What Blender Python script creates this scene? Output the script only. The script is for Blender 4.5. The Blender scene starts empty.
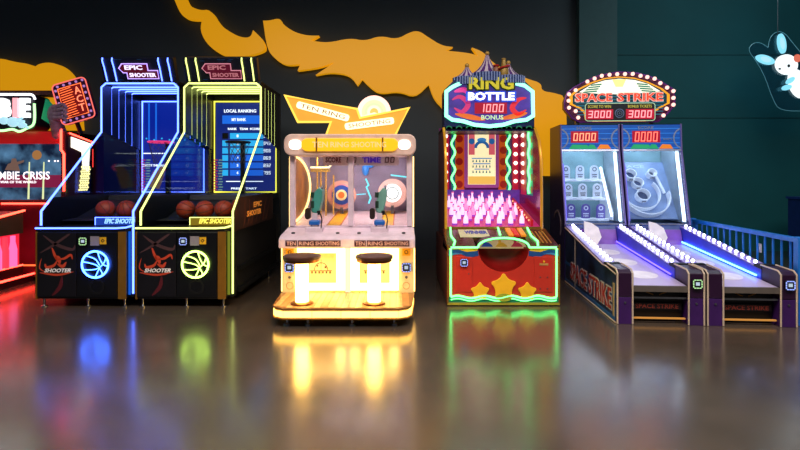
import bpy, math, random
from mathutils import Vector, Matrix
random.seed(7)
sc = bpy.context.scene
COL = sc.collection

# ------------------------------------------------------------------ camera, world, fill lights, exposure
cam_d = bpy.data.cameras.new('camera')
cam_d.sensor_width = 36.0
cam_d.lens = 36.0 * 500 / 800
cam_d.shift_y = -50 / 800
cam = bpy.data.objects.new('camera', cam_d)
cam.location = (0, 0, 1.5)
cam.rotation_euler = (math.pi / 2, 0, 0)
COL.objects.link(cam)
sc.camera = cam

world = bpy.data.worlds.new('world'); sc.world = world
world.use_nodes = True
world.node_tree.nodes['Background'].inputs[0].default_value = (0.5, 0.62, 0.8, 1)
world.node_tree.nodes['Background'].inputs[1].default_value = 0.065

def area_lamp(name, loc, size, energy, col, target, spread=180):
    d = bpy.data.lights.new(name, 'AREA'); d.shape = 'RECTANGLE'; d.size, d.size_y = size
    d.energy = energy; d.color = col; d.spread = math.radians(spread)
    o = bpy.data.objects.new(name, d); COL.objects.link(o); o.location = loc
    o.rotation_euler = (Vector(target) - Vector(loc)).to_track_quat('-Z', 'Y').to_euler()
    return o
area_lamp('hall_fill_light', (0.8, 1.8, 5.6), (10, 2.0), 500, (1.0, 0.88, 0.78), (0.8, 2.7, 0), 145)  # unseen light added to brighten the floor and machine fronts
area_lamp('wall_fill_light', (6.0, 6.3, 5.6), (3, 1.2), 45, (0.75, 0.95, 1.0), (5.4, 8.8, 1.8))  # unseen wash light added to lift the teal wall

vs = sc.view_settings
vs.view_transform = 'Standard'; vs.look = 'None'; vs.exposure = 0.0; vs.gamma = 1.0; vs.use_curve_mapping = False
sc.cycles.use_denoising = True
sc.cycles.sample_clamp_indirect = 6.0
sc.cycles.max_bounces = 8
sc.cycles.transparent_max_bounces = 16

# ------------------------------------------------------------------ materials
def lin(h):
    h = h.lstrip('#'); r = []
    for i in (0, 2, 4):
        c = int(h[i:i+2], 16) / 255
        r.append(c / 12.92 if c <= .04045 else ((c + .055) / 1.055) ** 2.4)
    return tuple(r)
MATS = {}
def M(name, hexcol, rough=.5, metal=0., emit=None, es=0., var=.12, scale=9., spec=.5):
    if name in MATS: return MATS[name]
    m = bpy.data.materials.new(name); m.use_nodes = True
    nt = m.node_tree; b = nt.nodes['Principled BSDF']
    c = lin(hexcol)
    tc = nt.nodes.new('ShaderNodeTexCoord'); n = nt.nodes.new('ShaderNodeTexNoise')
    n.inputs['Scale'].default_value = scale; n.inputs['Detail'].default_value = 3
    nt.links.new(tc.outputs['Object'], n.inputs['Vector'])
    r = nt.nodes.new('ShaderNodeValToRGB')
    r.color_ramp.elements[0].position = .3; r.color_ramp.elements[1].position = .7
    r.color_ramp.elements[0].color = tuple(x * (1 - var) for x in c) + (1,)
    r.color_ramp.elements[1].color = tuple(min(1, x * (1 + var)) for x in c) + (1,)
    nt.links.new(n.outputs['Fac'], r.inputs['Fac'])
    nt.links.new(r.outputs['Color'], b.inputs['Base Color'])
    b.inputs['Roughness'].default_value = rough; b.inputs['Metallic'].default_value = metal
    b.inputs['Specular IOR Level'].default_value = spec
    if emit:
        e = lin(emit) if isinstance(emit, str) else emit
        b.inputs['Emission Color'].default_value = tuple(e) + (1,)
        b.inputs['Emission Strength'].default_value = es
    MATS[name] = m
    return m
def GLOW(name, col, s, base='202020'):
    return M(name, base, .4, 0, col, s, var=.02)
def GLASS(name, tint=(.9, .95, 1), refl=.06):
    if name in MATS: return MATS[name]
    m = bpy.data.materials.new(name); m.use_nodes = True; nt = m.node_tree
    for n in list(nt.nodes): nt.nodes.remove(n)
    out = nt.nodes.new('ShaderNodeOutputMaterial'); mix = nt.nodes.new('ShaderNodeMixShader')
    t = nt.nodes.new('ShaderNodeBsdfTransparent'); g = nt.nodes.new('ShaderNodeBsdfGlossy')
    t.inputs[0].default_value = tint + (1,); g.inputs['Roughness'].default_value = .04
    mix.inputs[0].default_value = refl
    nt.links.new(t.outputs[0], mix.inputs[1]); nt.links.new(g.outputs[0], mix.inputs[2]); nt.links.new(mix.outputs[0], out.inputs[0])
    MATS[name] = m
    return m

# ------------------------------------------------------------------ mesh building
def FR(o, u, v): return (Vector(o), Vector(u).normalized(), Vector(v).normalized())
def FRONT(y): return FR((0, y, 0), (1, 0, 0), (0, 0, 1))
def RIGHT(x): return FR((x, 0, 0), (0, 1, 0), (0, 0, 1))          # faces +x, u runs to the back
def LEFT(x): return FR((x, 0, 0), (0, -1, 0), (0, 0, 1))          # faces -x, u runs to the front
def fp(F, x, y, d=0.):
    o, u, v = F
    return o + u * x + v * y + u.cross(v) * d

class MB:
    def __init__(s): s.v = []; s.f = []
    def add(s, V, Fc):
        k = len(s.v); s.v += [tuple(p) for p in V]; s.f += [tuple(i + k for i in f) for f in Fc]; return s
    def box(s, x0, x1, y0, y1, z0, z1):
        return s.add([(x0,y0,z0),(x1,y0,z0),(x1,y1,z0),(x0,y1,z0),(x0,y0,z1),(x1,y0,z1),(x1,y1,z1),(x0,y1,z1)],
                     [(3,2,1,0),(4,5,6,7),(0,1,5,4),(1,2,6,5),(2,3,7,6),(3,0,4,7)])
    def prism(s, poly, F, d0, d1):
        n = len(poly)
        V = [fp(F, x, y, d1) for x, y in poly] + [fp(F, x, y, d0) for x, y in poly]
        a = sum(poly[i][0]*poly[(i+1)%n][1] - poly[(i+1)%n][0]*poly[i][1] for i in range(n))
        Fc = [tuple(range(n)), tuple(range(2*n-1, n-1, -1))] + [((i+1)%n, i, n+i, n+(i+1)%n) for i in range(n)]
        if a < 0: Fc = [tuple(reversed(f)) for f in Fc]
        return s.add(V, Fc)
    def rect(s, F, x0, x1, y0, y1, d0, d1):
        return s.prism([(x0,y0),(x1,y0),(x1,y1),(x0,y1)], F, d0, d1)
    def ring(s, F, cx, cy, r0, r1, d0, d1, n=24, a0=0., a1=2*math.pi, ky=1.):
        full = abs(a1 - a0 - 2*math.pi) < 1e-6
        m = n if full else n + 1
        V = []
        for i in range(m):
            a = a0 + (a1 - a0) * i / n; c, q = math.cos(a), math.sin(a) * ky
            for r, d in ((r0,d0),(r1,d0),(r1,d1),(r0,d1)): V.append(fp(F, cx + r*c, cy + r*q, d))
        Fc = []
        for i in range(n):
            j = (i + 1) % m
            for k in range(4): Fc.append((4*i+k, 4*i+(k+1)%4, 4*j+(k+1)%4, 4*j+k))
        if not full: Fc += [(0,3,2,1), (4*n,4*n+1,4*n+2,4*n+3)]
        return s.add(V, Fc)
    def disc(s, F, cx, cy, r, d0, d1, n=20, ky=1.):
        return s.prism([(cx + r*math.cos(2*math.pi*i/n), cy + r*ky*math.sin(2*math.pi*i/n)) for i in range(n)], F, d0, d1)
    def tube(s, pts, r, n=6, closed=False):
        P = [Vector(p) for p in pts]; m = len(P)
        def tan(i):
            if closed: return ((P[(i+1)%m]-P[i]).normalized() + (P[i]-P[i-1]).normalized())
            if i == 0: return P[1]-P[0]
            if i == m-1: return P[-1]-P[-2]
            return (P[i+1]-P[i]).normalized() + (P[i]-P[i-1]).normalized()
        t0 = tan(0).normalized()
        a = Vector((0,0,1)) if abs(t0.z) < .9 else Vector((1,0,0))
        nrm = (a - t0*a.dot(t0)).normalized()
        V = []
        for i in range(m):
            t = tan(i)
            t = t.normalized() if t.length > 1e-6 else t0
            nrm = nrm - t*nrm.dot(t)
            nrm = nrm.normalized() if nrm.length > 1e-6 else t.orthogonal().normalized()
            b = t.cross(nrm)
            if closed or 0 < i < m-1:
                e = (P[(i+1)%m]-P[i]).normalized(); k = 1/max(.5, abs(t.dot(e)))
            else: k = 1
            for q in range(n):
                an = 2*math.pi*q/n; V.append(P[i] + (nrm*math.cos(an) + b*math.sin(an))*r*(1 + (k-1)*.6))
        Fc = []
        for i in range(m if closed else m-1):
            j = (i+1) % m
            for q in range(n): Fc.append((i*n+q, i*n+(q+1)%n, j*n+(q+1)%n, j*n+q))
        if not closed: Fc += [tuple(range(n-1,-1,-1)), tuple(range((m-1)*n, m*n))]
        return s.add(V, Fc)
    def cyl(s, p0, p1, r0, r1=None, n=14):
        r1 = r0 if r1 is None else r1
        p0, p1 = Vector(p0), Vector(p1); t = (p1-p0).normalized(); a = t.orthogonal().normalized(); b = t.cross(a)
        V = []
        for p, r in ((p0,r0),(p1,r1)):
            for q in range(n):
                an = 2*math.pi*q/n; V.append(p + (a*math.cos(an)+b*math.sin(an))*r)
        return s.add(V, [(q,(q+1)%n,n+(q+1)%n,n+q) for q in range(n)] + [tuple(range(n-1,-1,-1)), tuple(range(n,2*n))])
    def lathe(s, prof, o=(0,0,0), n=14):
        V = []; o = Vector(o); m = len(prof)
        for r, z in prof:
            for q in range(n):
                an = 2*math.pi*q/n; V.append(o + Vector((r*math.cos(an), r*math.sin(an), z)))
        Fc = [(i*n+q, i*n+(q+1)%n, (i+1)*n+(q+1)%n, (i+1)*n+q) for i in range(m-1) for q in range(n)]
        if prof[0][0] > 1e-5: Fc.append(tuple(range(n-1,-1,-1)))
        if prof[-1][0] > 1e-5: Fc.append(tuple(range((m-1)*n, m*n)))
        return s.add(V, Fc)
    def ball(s, c, r, n=12, m=8, sc=(1,1,1)):
        V = [(c[0], c[1], c[2]-r*sc[2])]
        for i in range(1, m):
            t = math.pi*i/m
            for q in range(n):
                an = 2*math.pi*q/n
                V.append((c[0]+r*sc[0]*math.sin(t)*math.cos(an), c[1]+r*sc[1]*math.sin(t)*math.sin(an), c[2]-r*sc[2]*math.cos(t)))
        V.append((c[0], c[1], c[2]+r*sc[2])); e = len(V)-1
        Fc = [(0, 1+(q+1)%n, 1+q) for q in range(n)]
        for i in range(m-2):
            for q in range(n): Fc.append((1+i*n+q, 1+i*n+(q+1)%n, 1+(i+1)*n+(q+1)%n, 1+(i+1)*n+q))
        Fc += [(e, 1+(m-2)*n+q, 1+(m-2)*n+(q+1)%n) for q in range(n)]
        return s.add(V, Fc)
    def mesh(s, name, mat, smooth=False):
        me = bpy.data.meshes.new(name); me.from_pydata(s.v, [], s.f)
        me.materials.append(mat)
        if smooth:
            me.polygons.foreach_set('use_smooth', [True]*len(me.polygons)); me.set_sharp_from_angle(angle=math.radians(42))
        me.update()
        return me
    def build(s, name, mat, parent=None, smooth=False, bev=0., loc=(0,0,0)):
        return link(name, s.mesh(name, mat, smooth), parent, loc, bev)

def link(name, me, parent=None, loc=(0,0,0), bev=0.):
    o = bpy.data.objects.new(name, me); COL.objects.link(o); o.location = loc
    if parent: o.parent = parent
    if bev:
        b = o.modifiers.new('bevel', 'BEVEL'); b.width = bev; b.segments = 2; b.limit_method = 'ANGLE'; b.angle_limit = math.radians(40)
    return o
def thing(name, label, cat, loc=(0,0,0), rz=0., group=None):
    o = bpy.data.objects.new(name, None); COL.objects.link(o); o.location = loc; o.rotation_euler = (0,0,rz); o.empty_display_size = .1
    return tag(o, label, cat, group)
def tag(o, label, cat, group=None):
    o['label'] = label; o['category'] = cat
    if group: o['group'] = group
    return o
def struct(o, label=None):
    o['kind'] = 'structure'
    if label: o['label'] = label
    return o

TXT = {}
def text_geo(s, bold):
    if (s, bold) not in TXT:
        c = bpy.data.curves.new('lettering', 'FONT'); c.body = s; c.size = 1; c.extrude = .5; c.offset = bold; c.resolution_u = 2; c.align_x = 'CENTER'
        o = bpy.data.objects.new('lettering', c); COL.objects.link(o)
        dg = bpy.context.evaluated_depsgraph_get()
        me = bpy.data.meshes.new_from_object(o.evaluated_get(dg))
        V = [tuple(v.co) for v in me.vertices]; Fc = [tuple(p.vertices) for p in me.polygons]
        bpy.data.objects.remove(o); bpy.data.curves.remove(c); bpy.data.meshes.remove(me)
        xs = [v[0] for v in V]; ys = [v[1] for v in V]
        x0, x1, y0, y1 = min(xs), max(xs), min(ys), max(ys)
        V = [((v[0]-(x0+x1)/2)/(x1-x0), (v[1]-(y0+y1)/2)/(y1-y0), v[2]) for v in V]
        TXT[(s, bold)] = (V, Fc)
    return TXT[(s, bold)]
def text(parent, name, s, mat, F, cx, cy, w, h, d=.004, th=.006, bold=.02, rot=0., skew=0.):
    V, Fc = text_geo(s, bold); c, q = math.cos(rot), math.sin(rot)
    P = []
    for x, y, z in V:
        x, y = x*w + skew*y*h, y*h
        P.append(fp(F, cx + x*c - y*q, cy + x*q + y*c, d + (z+.5)*th))
    return MB().add(P, Fc).build(name, mat, parent)
SEG = {'0':'abcdef','1':'bc','2':'abged','3':'abgcd','4':'fgbc','5':'afgcd','6':'afgedc','7':'abc','8':'abcdefg','9':'abfgcd'}
def digits(parent, name, s, mat, F, cx, cy, w, h, d=.004, th=.004, t=.16, slant=.1):
    mb = MB(); n = len(s); dw = w/n
    for i, ch in enumerate(s):
        x0 = cx - w/2 + dw*i + dw*.14; x1 = x0 + dw*.72; y0, y1, ym = cy-h/2, cy+h/2, cy; k = dw*t
        B = {'a':(x0,x1,y1-k,y1),'g':(x0,x1,ym-k/2,ym+k/2),'d':(x0,x1,y0,y0+k),'f':(x0,x0+k,ym,y1),'b':(x1-k,x1,ym,y1),'e':(x0,x0+k,y0,ym),'c':(x1-k,x1,y0,ym)}
        for sg in SEG[ch]:
            a, b, c_, e = B[sg]
            mb.prism([(a+slant*(c_-cy),c_),(b+slant*(c_-cy),c_),(b+slant*(e-cy),e),(a+slant*(e-cy),e)], F, d, d+th)
    return mb.build(name, mat, parent)
def crom(P, n=6, closed=False):
    P = [Vector(p) for p in P]; out = []; m = len(P)
    for i in range(m if closed else m-1):
        g = (lambda k: P[k % m]) if closed else (lambda k: P[max(0, min(m-1, k))])
        a, b, c, d = g(i-1), g(i), g(i+1), g(i+2)
        for j in range(n):
            t = j/n
            out.append(.5*((2*b) + (c-a)*t + (2*a-5*b+4*c-d)*t*t + (3*b-a-3*c+d)*t**3))
    if not closed: out.append(P[-1])
    return out
def smooth_poly(P, keep=95, it=2):
    """rounds the blunt corners of a 2D outline and leaves the sharp tips"""
    P = [Vector(p) for p in P]; n = len(P)
    def ang(i):
        u, v = P[i-1]-P[i], P[(i+1) % n]-P[i]
        return math.degrees(u.angle(v)) if u.length > 1e-9 and v.length > 1e-9 else 180
    Q = [(P[i], ang(i) < keep) for i in range(n)]
    for _ in range(it):
        out = []
        for i, (p, sharp) in enumerate(Q):
            if sharp: out.append((p, True)); continue
            a, c = Q[i-1][0], Q[(i+1) % len(Q)][0]
            out += [(p*.75 + a*.25, False), (p*.75 + c*.25, False)]
        Q = out
    return [tuple(p) for p, _ in Q]
def roundrect(x0, x1, y0, y1, r, n=4):
    out = []
    for cx, cy, a in ((x1-r,y0+r,-90),(x1-r,y1-r,0),(x0+r,y1-r,90),(x0+r,y0+r,180)):
        for i in range(n+1):
            t = math.radians(a + 90*i/n); out.append((cx+r*math.cos(t), cy+r*math.sin(t)))
    return out
def outline(poly, F, d): return [fp(F, x, y, d) for x, y in poly]
def star(cx, cy, R, r, n=5, a=math.pi/2):
    return [(cx + (R if i % 2 == 0 else r)*math.cos(a+math.pi*i/n), cy + (R if i % 2 == 0 else r)*math.sin(a+math.pi*i/n)) for i in range(2*n)]
def at(px, py, Y): return ((px-400)*Y/500, 1.5 + (175-py)*Y/500)   # metres on a vertical plane Y metres from the viewer

# common materials
BLACK = M('black_laminate', '0b0c10', .35); CHAR = M('charcoal_steel', '15171b', .45, .3)
CHROME = M('chrome', 'b8bcc4', .2, 1.); STEEL = M('grey_steel', '6c6f76', .4, .8); WHITE = M('white_plastic', 'e6e2e0', .4)
READER_LCD = GLOW('reader_screen_light', (.6, .75, .9), .8); READER_BLUE = GLOW('reader_blue_light', (.3, .4, 1), 1.4); READER_GREEN = GLOW('reader_green_light', (.45, .8, .35), 1.2)
RED_LED = GLOW('red_digit_light', (1, .14, .1), 2.2); RED_DISPLAY = GLOW('dark_red_display', (.5, .0, .03), .8, '300408')
YELLOW_P = M('yellow_paint', 'e8b020', .45); GOLD_TRIM = M('gold_trim', 'a8772c', .35, .6)

def card_reader(parent, F, cx, cy, s, led, d=0.):
    r = MB().prism(roundrect(cx-s/2, cx+s/2, cy-s/2, cy+s/2, s*.15), F, d, d+.025).build('card_reader', BLACK, parent)
    MB().rect(F, cx-s*.2, cx+s*.2, cy-s*.16, cy+s*.2, d+.025, d+.03).build('reader_screen', READER_LCD, r)
    mb = MB()
    for i in range(4):
        for k in (-.27, 0, .27):
            x, y = ((k, .44), (k, -.44), (.44, k), (-.44, k))[i]
            a, b = (.1, .05) if i < 2 else (.05, .1)
            mb.rect(F, cx+(x-a)*s, cx+(x+a)*s, cy+(y-b)*s, cy+(y+b)*s, d+.025, d+.03)
    mb.build('reader_light_ring', led, r)
    return r

# ------------------------------------------------------------------ the hall
def floor_material():
    m = bpy.data.materials.new('polished_concrete'); m.use_nodes = True; nt = m.node_tree; b = nt.nodes['Principled BSDF']
    tc = nt.nodes.new('ShaderNodeTexCoord')
    n1 = nt.nodes.new('ShaderNodeTexNoise'); n1.inputs['Scale'].default_value = .9; n1.inputs['Detail'].default_value = 8; n1.inputs['Roughness'].default_value = .62
    n2 = nt.nodes.new('ShaderNodeTexNoise'); n2.inputs['Scale'].default_value = 7; n2.inputs['Detail'].default_value = 6
    nt.links.new(tc.outputs['Object'], n1.inputs['Vector']); nt.links.new(tc.outputs['Object'], n2.inputs['Vector'])
    r = nt.nodes.new('ShaderNodeValToRGB'); r.color_ramp.elements[0].position = .3; r.color_ramp.elements[1].position = .72
    r.color_ramp.elements[0].color = lin('40372f') + (1,); r.color_ramp.elements[1].color = lin('5c5046') + (1,)
    nt.links.new(n1.outputs['Fac'], r.inputs['Fac']); nt.links.new(r.outputs['Color'], b.inputs['Base Color'])
    rr = nt.nodes.new('ShaderNodeMapRange'); rr.inputs['To Min'].default_value = .15; rr.inputs['To Max'].default_value = .29
    nt.links.new(n2.outputs['Fac'], rr.inputs['Value']); nt.links.new(rr.outputs['Result'], b.inputs['Roughness'])
    bp = nt.nodes.new('ShaderNodeBump'); bp.inputs['Strength'].default_value = .05; bp.inputs['Distance'].default_value = .02
    n3 = nt.nodes.new('ShaderNodeTexNoise'); n3.inputs['Scale'].default_value = 3.2; n3.inputs['Detail'].default_value = 4
    nt.links.new(tc.outputs['Object'], n3.inputs['Vector'])
    nt.links.new(n3.outputs['Fac'], bp.inputs['Height']); nt.links.new(bp.outputs['Normal'], b.inputs['Normal'])
    b.inputs['Specular IOR Level'].default_value = 1.0
    b.inputs['Coat Weight'].default_value = .6; b.inputs['Coat Roughness'].default_value = .16
    return m
struct(MB().box(-13, 13, -4, 10.2, -.1, 0).build('floor', floor_material()), 'polished brown grey concrete floor')
WALL_L = M('wall_dim_light_tone', '38434a', .7, var=.08, scale=1.2); WALL_R = M('wall_teal_light_tone', '0a5c62', .7, var=.08, scale=1.2)  # one wall paint; how the light falls is put into two tones
struct(MB().box(-13, 3.12, 8.85, 9.05, 0, 6).build('wall_back', WALL_L), 'back wall with its dim light put into a dark charcoal colour')
struct(MB().box(3.12, 3.78, 8.7, 9.9, 0, 6).build('trim_1', M('grey_green_pillar_paint', '365c60', .7, var=.06)), 'grey green square pillar on the back wall')
struct(MB().box(3.78, 13, 9.85, 10.05, 0, 6).build('wall_right', WALL_R), 'back wall right of the pillar with teal light put into its colour')
for k, z in enumerate((2.62, 3.86)):
    struct(MB().box(3.78, 13, 9.838, 9.85, z, z+.012).build('trim_%d' % (k+2), M('teal_seam', '0c4c50', .7)))

# amber cut-out cloud panels on the wall
AMBER = M('amber_acrylic', 'b06a04', .35, 0, (.85, .37, .003), .68, var=.06, scale=1.5)
def cloud(label, pts, Y=8.72):
    P = smooth_poly([at(x, y, Y) for x, y in pts])
    o = MB().prism(P, FRONT(Y), -.128, 0).build('cloud_panel', AMBER)
    tag(o, label, 'wall panel', 'amber cloud panels on the back wall')
cloud('curling amber cloud panel above the basketball machines, reaching the picture top',
      [(170,-12),(174.5,0),(181,15),(189,19.5),(202,19.5),(200,30),(206,43),(219,54),(232,57),(247,56),(260,52.5),(266,49),(262.5,39),(253,30),(250.6,37.5),(241,37.5),(230,32),(219,24),(210.5,9.4),(200,10.5),(189,5.6),(185,-2),(183,-12)])
cloud('long flame-edged amber cloud panel running behind the bottle game machine',
      [(263,20.6),(269,20.6),(280,18),(282.5,24),(294,32),(307,35.6),(319,35.6),(310.6,40.5),(327.5,43),(350,38),(365,41),(380,35.6),(397,39.4),(410,32),(419,30.7),(428.7,37.5),(442,45.7),(453,47),(445.6,50.6),(470,53),(478,56),(472,47.5),(484,52),(496,66),(527.6,79),(541.5,83),(541.5,91),(555,93),(567,97),(567,176),(520,176),(470,150),(444,109),(434,99),(429,84),(415.6,97.5),(399,91),(380,94),(370.6,88),(362,79),(357.5,85.5),(350,75),(331,72),(315.5,75),(335,62),(320,67.5),(297.5,70.5),(300.5,64),(286,65.6),(275,59),(267,49)])
cloud('amber cloud panel behind the red zombie machine at the left edge',
      [(-40,64),(-18,60),(0,58),(15,62),(30,64),(34,68),(38,64),(50,62),(62,66),(72,76),(77,88),(80,130),(-40,130)])

# ------------------------------------------------------------------ basketball machines
NAVY_IN = M('navy_interior', '0d1018', .5); DARKMESH = M('dark_mesh_panel', '121318', .6)
ACRYLIC = GLASS('clear_acrylic', (.86, .89, .93), .05)
RUBBER = M('orange_rubber', '8a2a12', .55, var=.2, scale=40); SEAM = M('black_seam', '180a06', .6)
ART_RED = M('red_print', 'a8301c', .5, 0, (.5, .06, .02), .25); ART_MIST = M('faded_print', '4a3034', .5); ART_WHITE = M('white_print', 'd8d0cc', .5, 0, (.8, .75, .7), .25)

def swoosh(pts, F, w, d0, d1, mb=None):
    mb = mb or MB(); P = crom([(x, y, 0) for x, y in pts], 5); n = len(P); L = []; R = []
    for i, p in enumerate(P):
        t = (P[min(n-1,i+1)] - P[max(0,i-1)]).normalized(); q = Vector((-t.y, t.x, 0)) * w * math.sin(math.pi*(.06+.88*i/(n-1)))
        L.append(((p+q).x, (p+q).y)); R.append(((p-q).x, (p-q).y))
    return mb.prism(L + R[::-1], F, d0, d1)

def basketball_machine(label, X, Y, neon, face_neon, screen_kind):
    T = thing('basketball_machine', label, 'arcade machine', (X, Y, 0), 0, 'basketball shooting machines')
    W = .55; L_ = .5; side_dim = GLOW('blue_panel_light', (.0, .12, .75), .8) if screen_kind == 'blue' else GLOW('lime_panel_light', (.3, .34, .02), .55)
    # front cabinet
    MB().box(-W, .47, 0, .36, .1, .86).build('front_cabinet', BLACK, T, bev=.008)
    MB().box(.38, .47, -.012, 0, .1, .86).build('corner_panel', GOLD_TRIM, T)
    MB().box(-W, -W+.018, -.012, 0, .1, .86).build('corner_trim', GOLD_TRIM, T)
    a = MB().box(-.53, -.09, -.015, 0, .13, .85).build('art_panel', M('art_panel_black', '15141a', .3), T, bev=.003)
    F = FRONT(-.015)
    for pts, w, m in (([(-.46,.82),(-.32,.72),(-.14,.66),(-.10,.71)], .018, ART_MIST), ([(-.5,.62),(-.36,.7),(-.2,.81),(-.16,.84)], .014, ART_MIST),
                      ([(-.36,.14),(-.27,.24),(-.25,.36)], .022, M('dark_red_print', '5a1420', .5)), ([(-.5,.4),(-.3,.375),(-.12,.41)], .012, ART_RED), ([(-.48,.56),(-.5,.45),(-.42,.4)], .006, ART_RED)):
        swoosh(pts, F, w, 0, .002).build('print', m, a)
    fig = MB()   # leaping player print
    for pts, w in (([(-.36,.68),(-.33,.6),(-.3,.53)], .014), ([(-.3,.55),(-.22,.56),(-.15,.6),(-.13,.55)], .014), ([(-.3,.54),(-.34,.48),(-.42,.46),(-.44,.5)], .016), ([(-.3,.5),(-.24,.47),(-.2,.52)], .018), ([(-.33,.58),(-.29,.56),(-.27,.5)], .026)):
        swoosh(pts, F, w, .002, .004, fig)
    fig.build('player_print', ART_RED, a)
    text(a, 'panel_lettering', 'SHOOTER', ART_WHITE, F, -.29, .425, .3, .045, .003, .003, .03, skew=.3)
    dr = MB().box(-.08, .37, -.015, 0, .13, .85).build('door', M('door_black', '0c0d12', .3), T, bev=.003)
    MB().ring(F, .14, .24, .06, .09, 0, .006, 20).build('speaker_ring', M('dark_speaker', '07070a', .5), dr)
    card_reader(T, F, .0, .755, .085, READER_GREEN if screen_kind == 'blue' else READER_BLUE)
    MB().rect(F, .07, .17, .705, .81, 0, .003).build('notice_sticker', M('grey_sticker', '8f8792', .5), T)
    st = MB().rect(F, .175, .25, .72, .8, 0, .003).build('price_sticker', YELLOW_P, T)
    MB().ring(F, .212, .76, .012, .022, .003, .005, 4).build('print', BLACK, st)
    # neon basketball
    R = .148; cx, cz = .135, .495; nb = MB()
    nb.tube([fp(F, cx+R*math.cos(2*math.pi*i/28), cz+R*math.sin(2*math.pi*i/28), .02) for i in range(28)], .011, 6, True)
    for pts in ([(-.14,.03),(-.04,.01),(.03,-.02),(.08,-.1),(.07,-.13)], [(-.11,.1),(0,.06),(.05,-.01)], [(.03,.14),(.05,.07),(.09,.0),(.14,-.02)], [(-.13,-.06),(-.03,-.06),(.04,-.04),(.1,.02),(.12,.08)], [(.0,-.145),(.03,-.08),(.06,-.02)]):
        nb.tube([fp(F, cx+p.x, cz+p.y, .018) for p in crom([(x,y,0) for x,y in pts], 5)], .0055, 5)
    nb.build('neon_basketball', face_neon, T, True)
    for x in (-.5, .0, .42):
        MB().lathe([(.035,0),(.035,.012),(.012,.02),(.012,.1)], (x, .06, 0), 10).build('foot', CHROME, T, True)
    for x in (-.5, .5):
        MB().lathe([(.035,0),(.035,.012),(.012,.02),(.012,.1)], (x, 1.7, 0), 10).build('foot', CHROME, T, True)
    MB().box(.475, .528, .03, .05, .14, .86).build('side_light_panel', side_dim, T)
    # counter with neon lip
    MB().prism([(-W,0),(.45,0),(W,.06),(W,.46),(-W,.46)], FR((0,0,.86),(1,0,0),(0,1,0)), 0, .035).build('counter', BLACK, T)
    MB().tube([(-W,-.014,.9),(.1,-.014,.9),(.36,-.014,.9),(.46,-.006,.906),(W-.01,.02,.93)], .0095).build('lip_neon', neon, T, True)
    # rear base
    MB().box(-.48, .48, .36, 2.2, .12, .9).build('rear_base', DARKMESH, T)
    for s in (-1, 1):
        for z in (.1, .36):
            MB().box(s*.50-.025, s*.50+.025, .36, 2.2, z, z+.05).build('base_rail', CHAR, T)
        MB().box(s*.53-.018, s*.53+.018, .015, .12, .12, .93).build('front_post', CHAR, T)
    # shelf, ramp, trough
    MB().prism([(.34,.95),(.6,.955),(1.3,1.14),(2.18,1.14),(2.18,1.22),(1.3,1.22),(1.28,1.16),(.6,.965),(.34,.96)], RIGHT(-.485), 0, 1.01).build('ball_ramp', NAVY_IN, T)
    # side panels
    for s in (-1, 1):
        x = W-.012 if s > 0 else -L_
        sp = MB().prism([(.02,.9),(.02,1.09),(1.15,2.08),(2.18,1.88),(2.18,.9)], RIGHT(x), 0, .012).build('side_panel', ACRYLIC, T)
        pr = MB().prism([(.03,.86),(.03,1.08),(.22,1.24),(1.75,1.24),(1.75,.86)], RIGHT(x + (.012 if s > 0 else -.005)), 0, .005).build('side_print', M('dark_orange_print', '3a1c0c', .5, var=.6, scale=5) if s > 0 else M('midnight_print', '0b0c14', .4, var=.4, scale=5), T)
        if s > 0:
            Fr = RIGHT(x + .017); OR = M('orange_lettering', 'e07818', .5, 0, (1, .35, .05), .35)
            text(pr, 'side_lettering', 'EPIC', OR, Fr, .95, 1.12, .36, .07, .001, .003, .02)
            text(pr, 'side_lettering', 'SHOOTER', OR, Fr, .8, 1.02, .62, .07, .001, .003, .02)
            for k in range(7):
                swoosh([(.35+.17*k, .88), (.42+.17*k, .98+.02*(k%3)), (.4+.2*k, 1.2)], Fr, .008+.004*(k%2), 0, .001).build('print', M('rust_print', '7a3812', .5), pr)
    # hood
    for s in (-1, 1):
        MB().prism([(1.15,2.085),(1.15,2.75),(2.2,2.75),(2.2,1.88)], RIGHT((.535 if s > 0 else -.49)-.008), 0, .016).build('hood_side', BLACK, T)
    MB().box(-L_, W, 1.15, 2.2, 2.75, 2.775).build('hood_roof', BLACK, T)
    MB().box(-L_, W, 2.2, 2.25, .1, 2.775).build('back_panel', NAVY_IN, T)
    xw = W - .005; xl = -L_ + .005
    MB().tube([(xl,0,.93),(xl,0,1.09),(xl,1.14,2.085),(xl,1.14,2.69),(xl+.06,1.14,2.745),(xw-.06,1.14,2.745),(xw,1.14,2.69),(xw,1.14,2.085),(xw,0,1.09),(xw,0,.16)], .0118).build('frame_neon', neon, T, True)
    for k, y in enumerate((1.36, 1.54, 1.71, 1.89)):
        zb = 2.06 - .04*k; xs = .535; xa = -.49
        MB().tube([(xa,y,zb),(xa,y,2.71),(xa+.03,y,2.73),(xs-.03,y,2.73),(xs,y,2.71),(xs,y,zb)], .0095).build('light_arch', neon, T, True)
    # screen
    Fs = FRONT(2.16)
    if screen_kind == 'blue':
        sm = GLOW('blue_screen_light', (.003, .025, .5), .55)
    else:
        sm = GLOW('navy_screen_light', (.004, .03, .35), .5)
    s_ = MB().rect(Fs, -.445, .485, 1.25, 2.63, -.03, 0).build('screen', sm, T)
    MB().tube(outline([(-.46,1.235),(.5,1.235),(.5,2.645),(-.46,2.645)], Fs, .01), .0115, 6, True).build('screen_neon', neon if screen_kind == 'blue' else GLOW('yellow_neon', (.75,.7,.06), 2.2), T, True)
    SW = GLOW('screen_white', (.8, .9, 1), 1.5); SC = GLOW('screen_cyan', (.02, .45, .9), 1.0); SB = GLOW('screen_blue_bar', (.01, .15, .8), 1.0)
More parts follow.
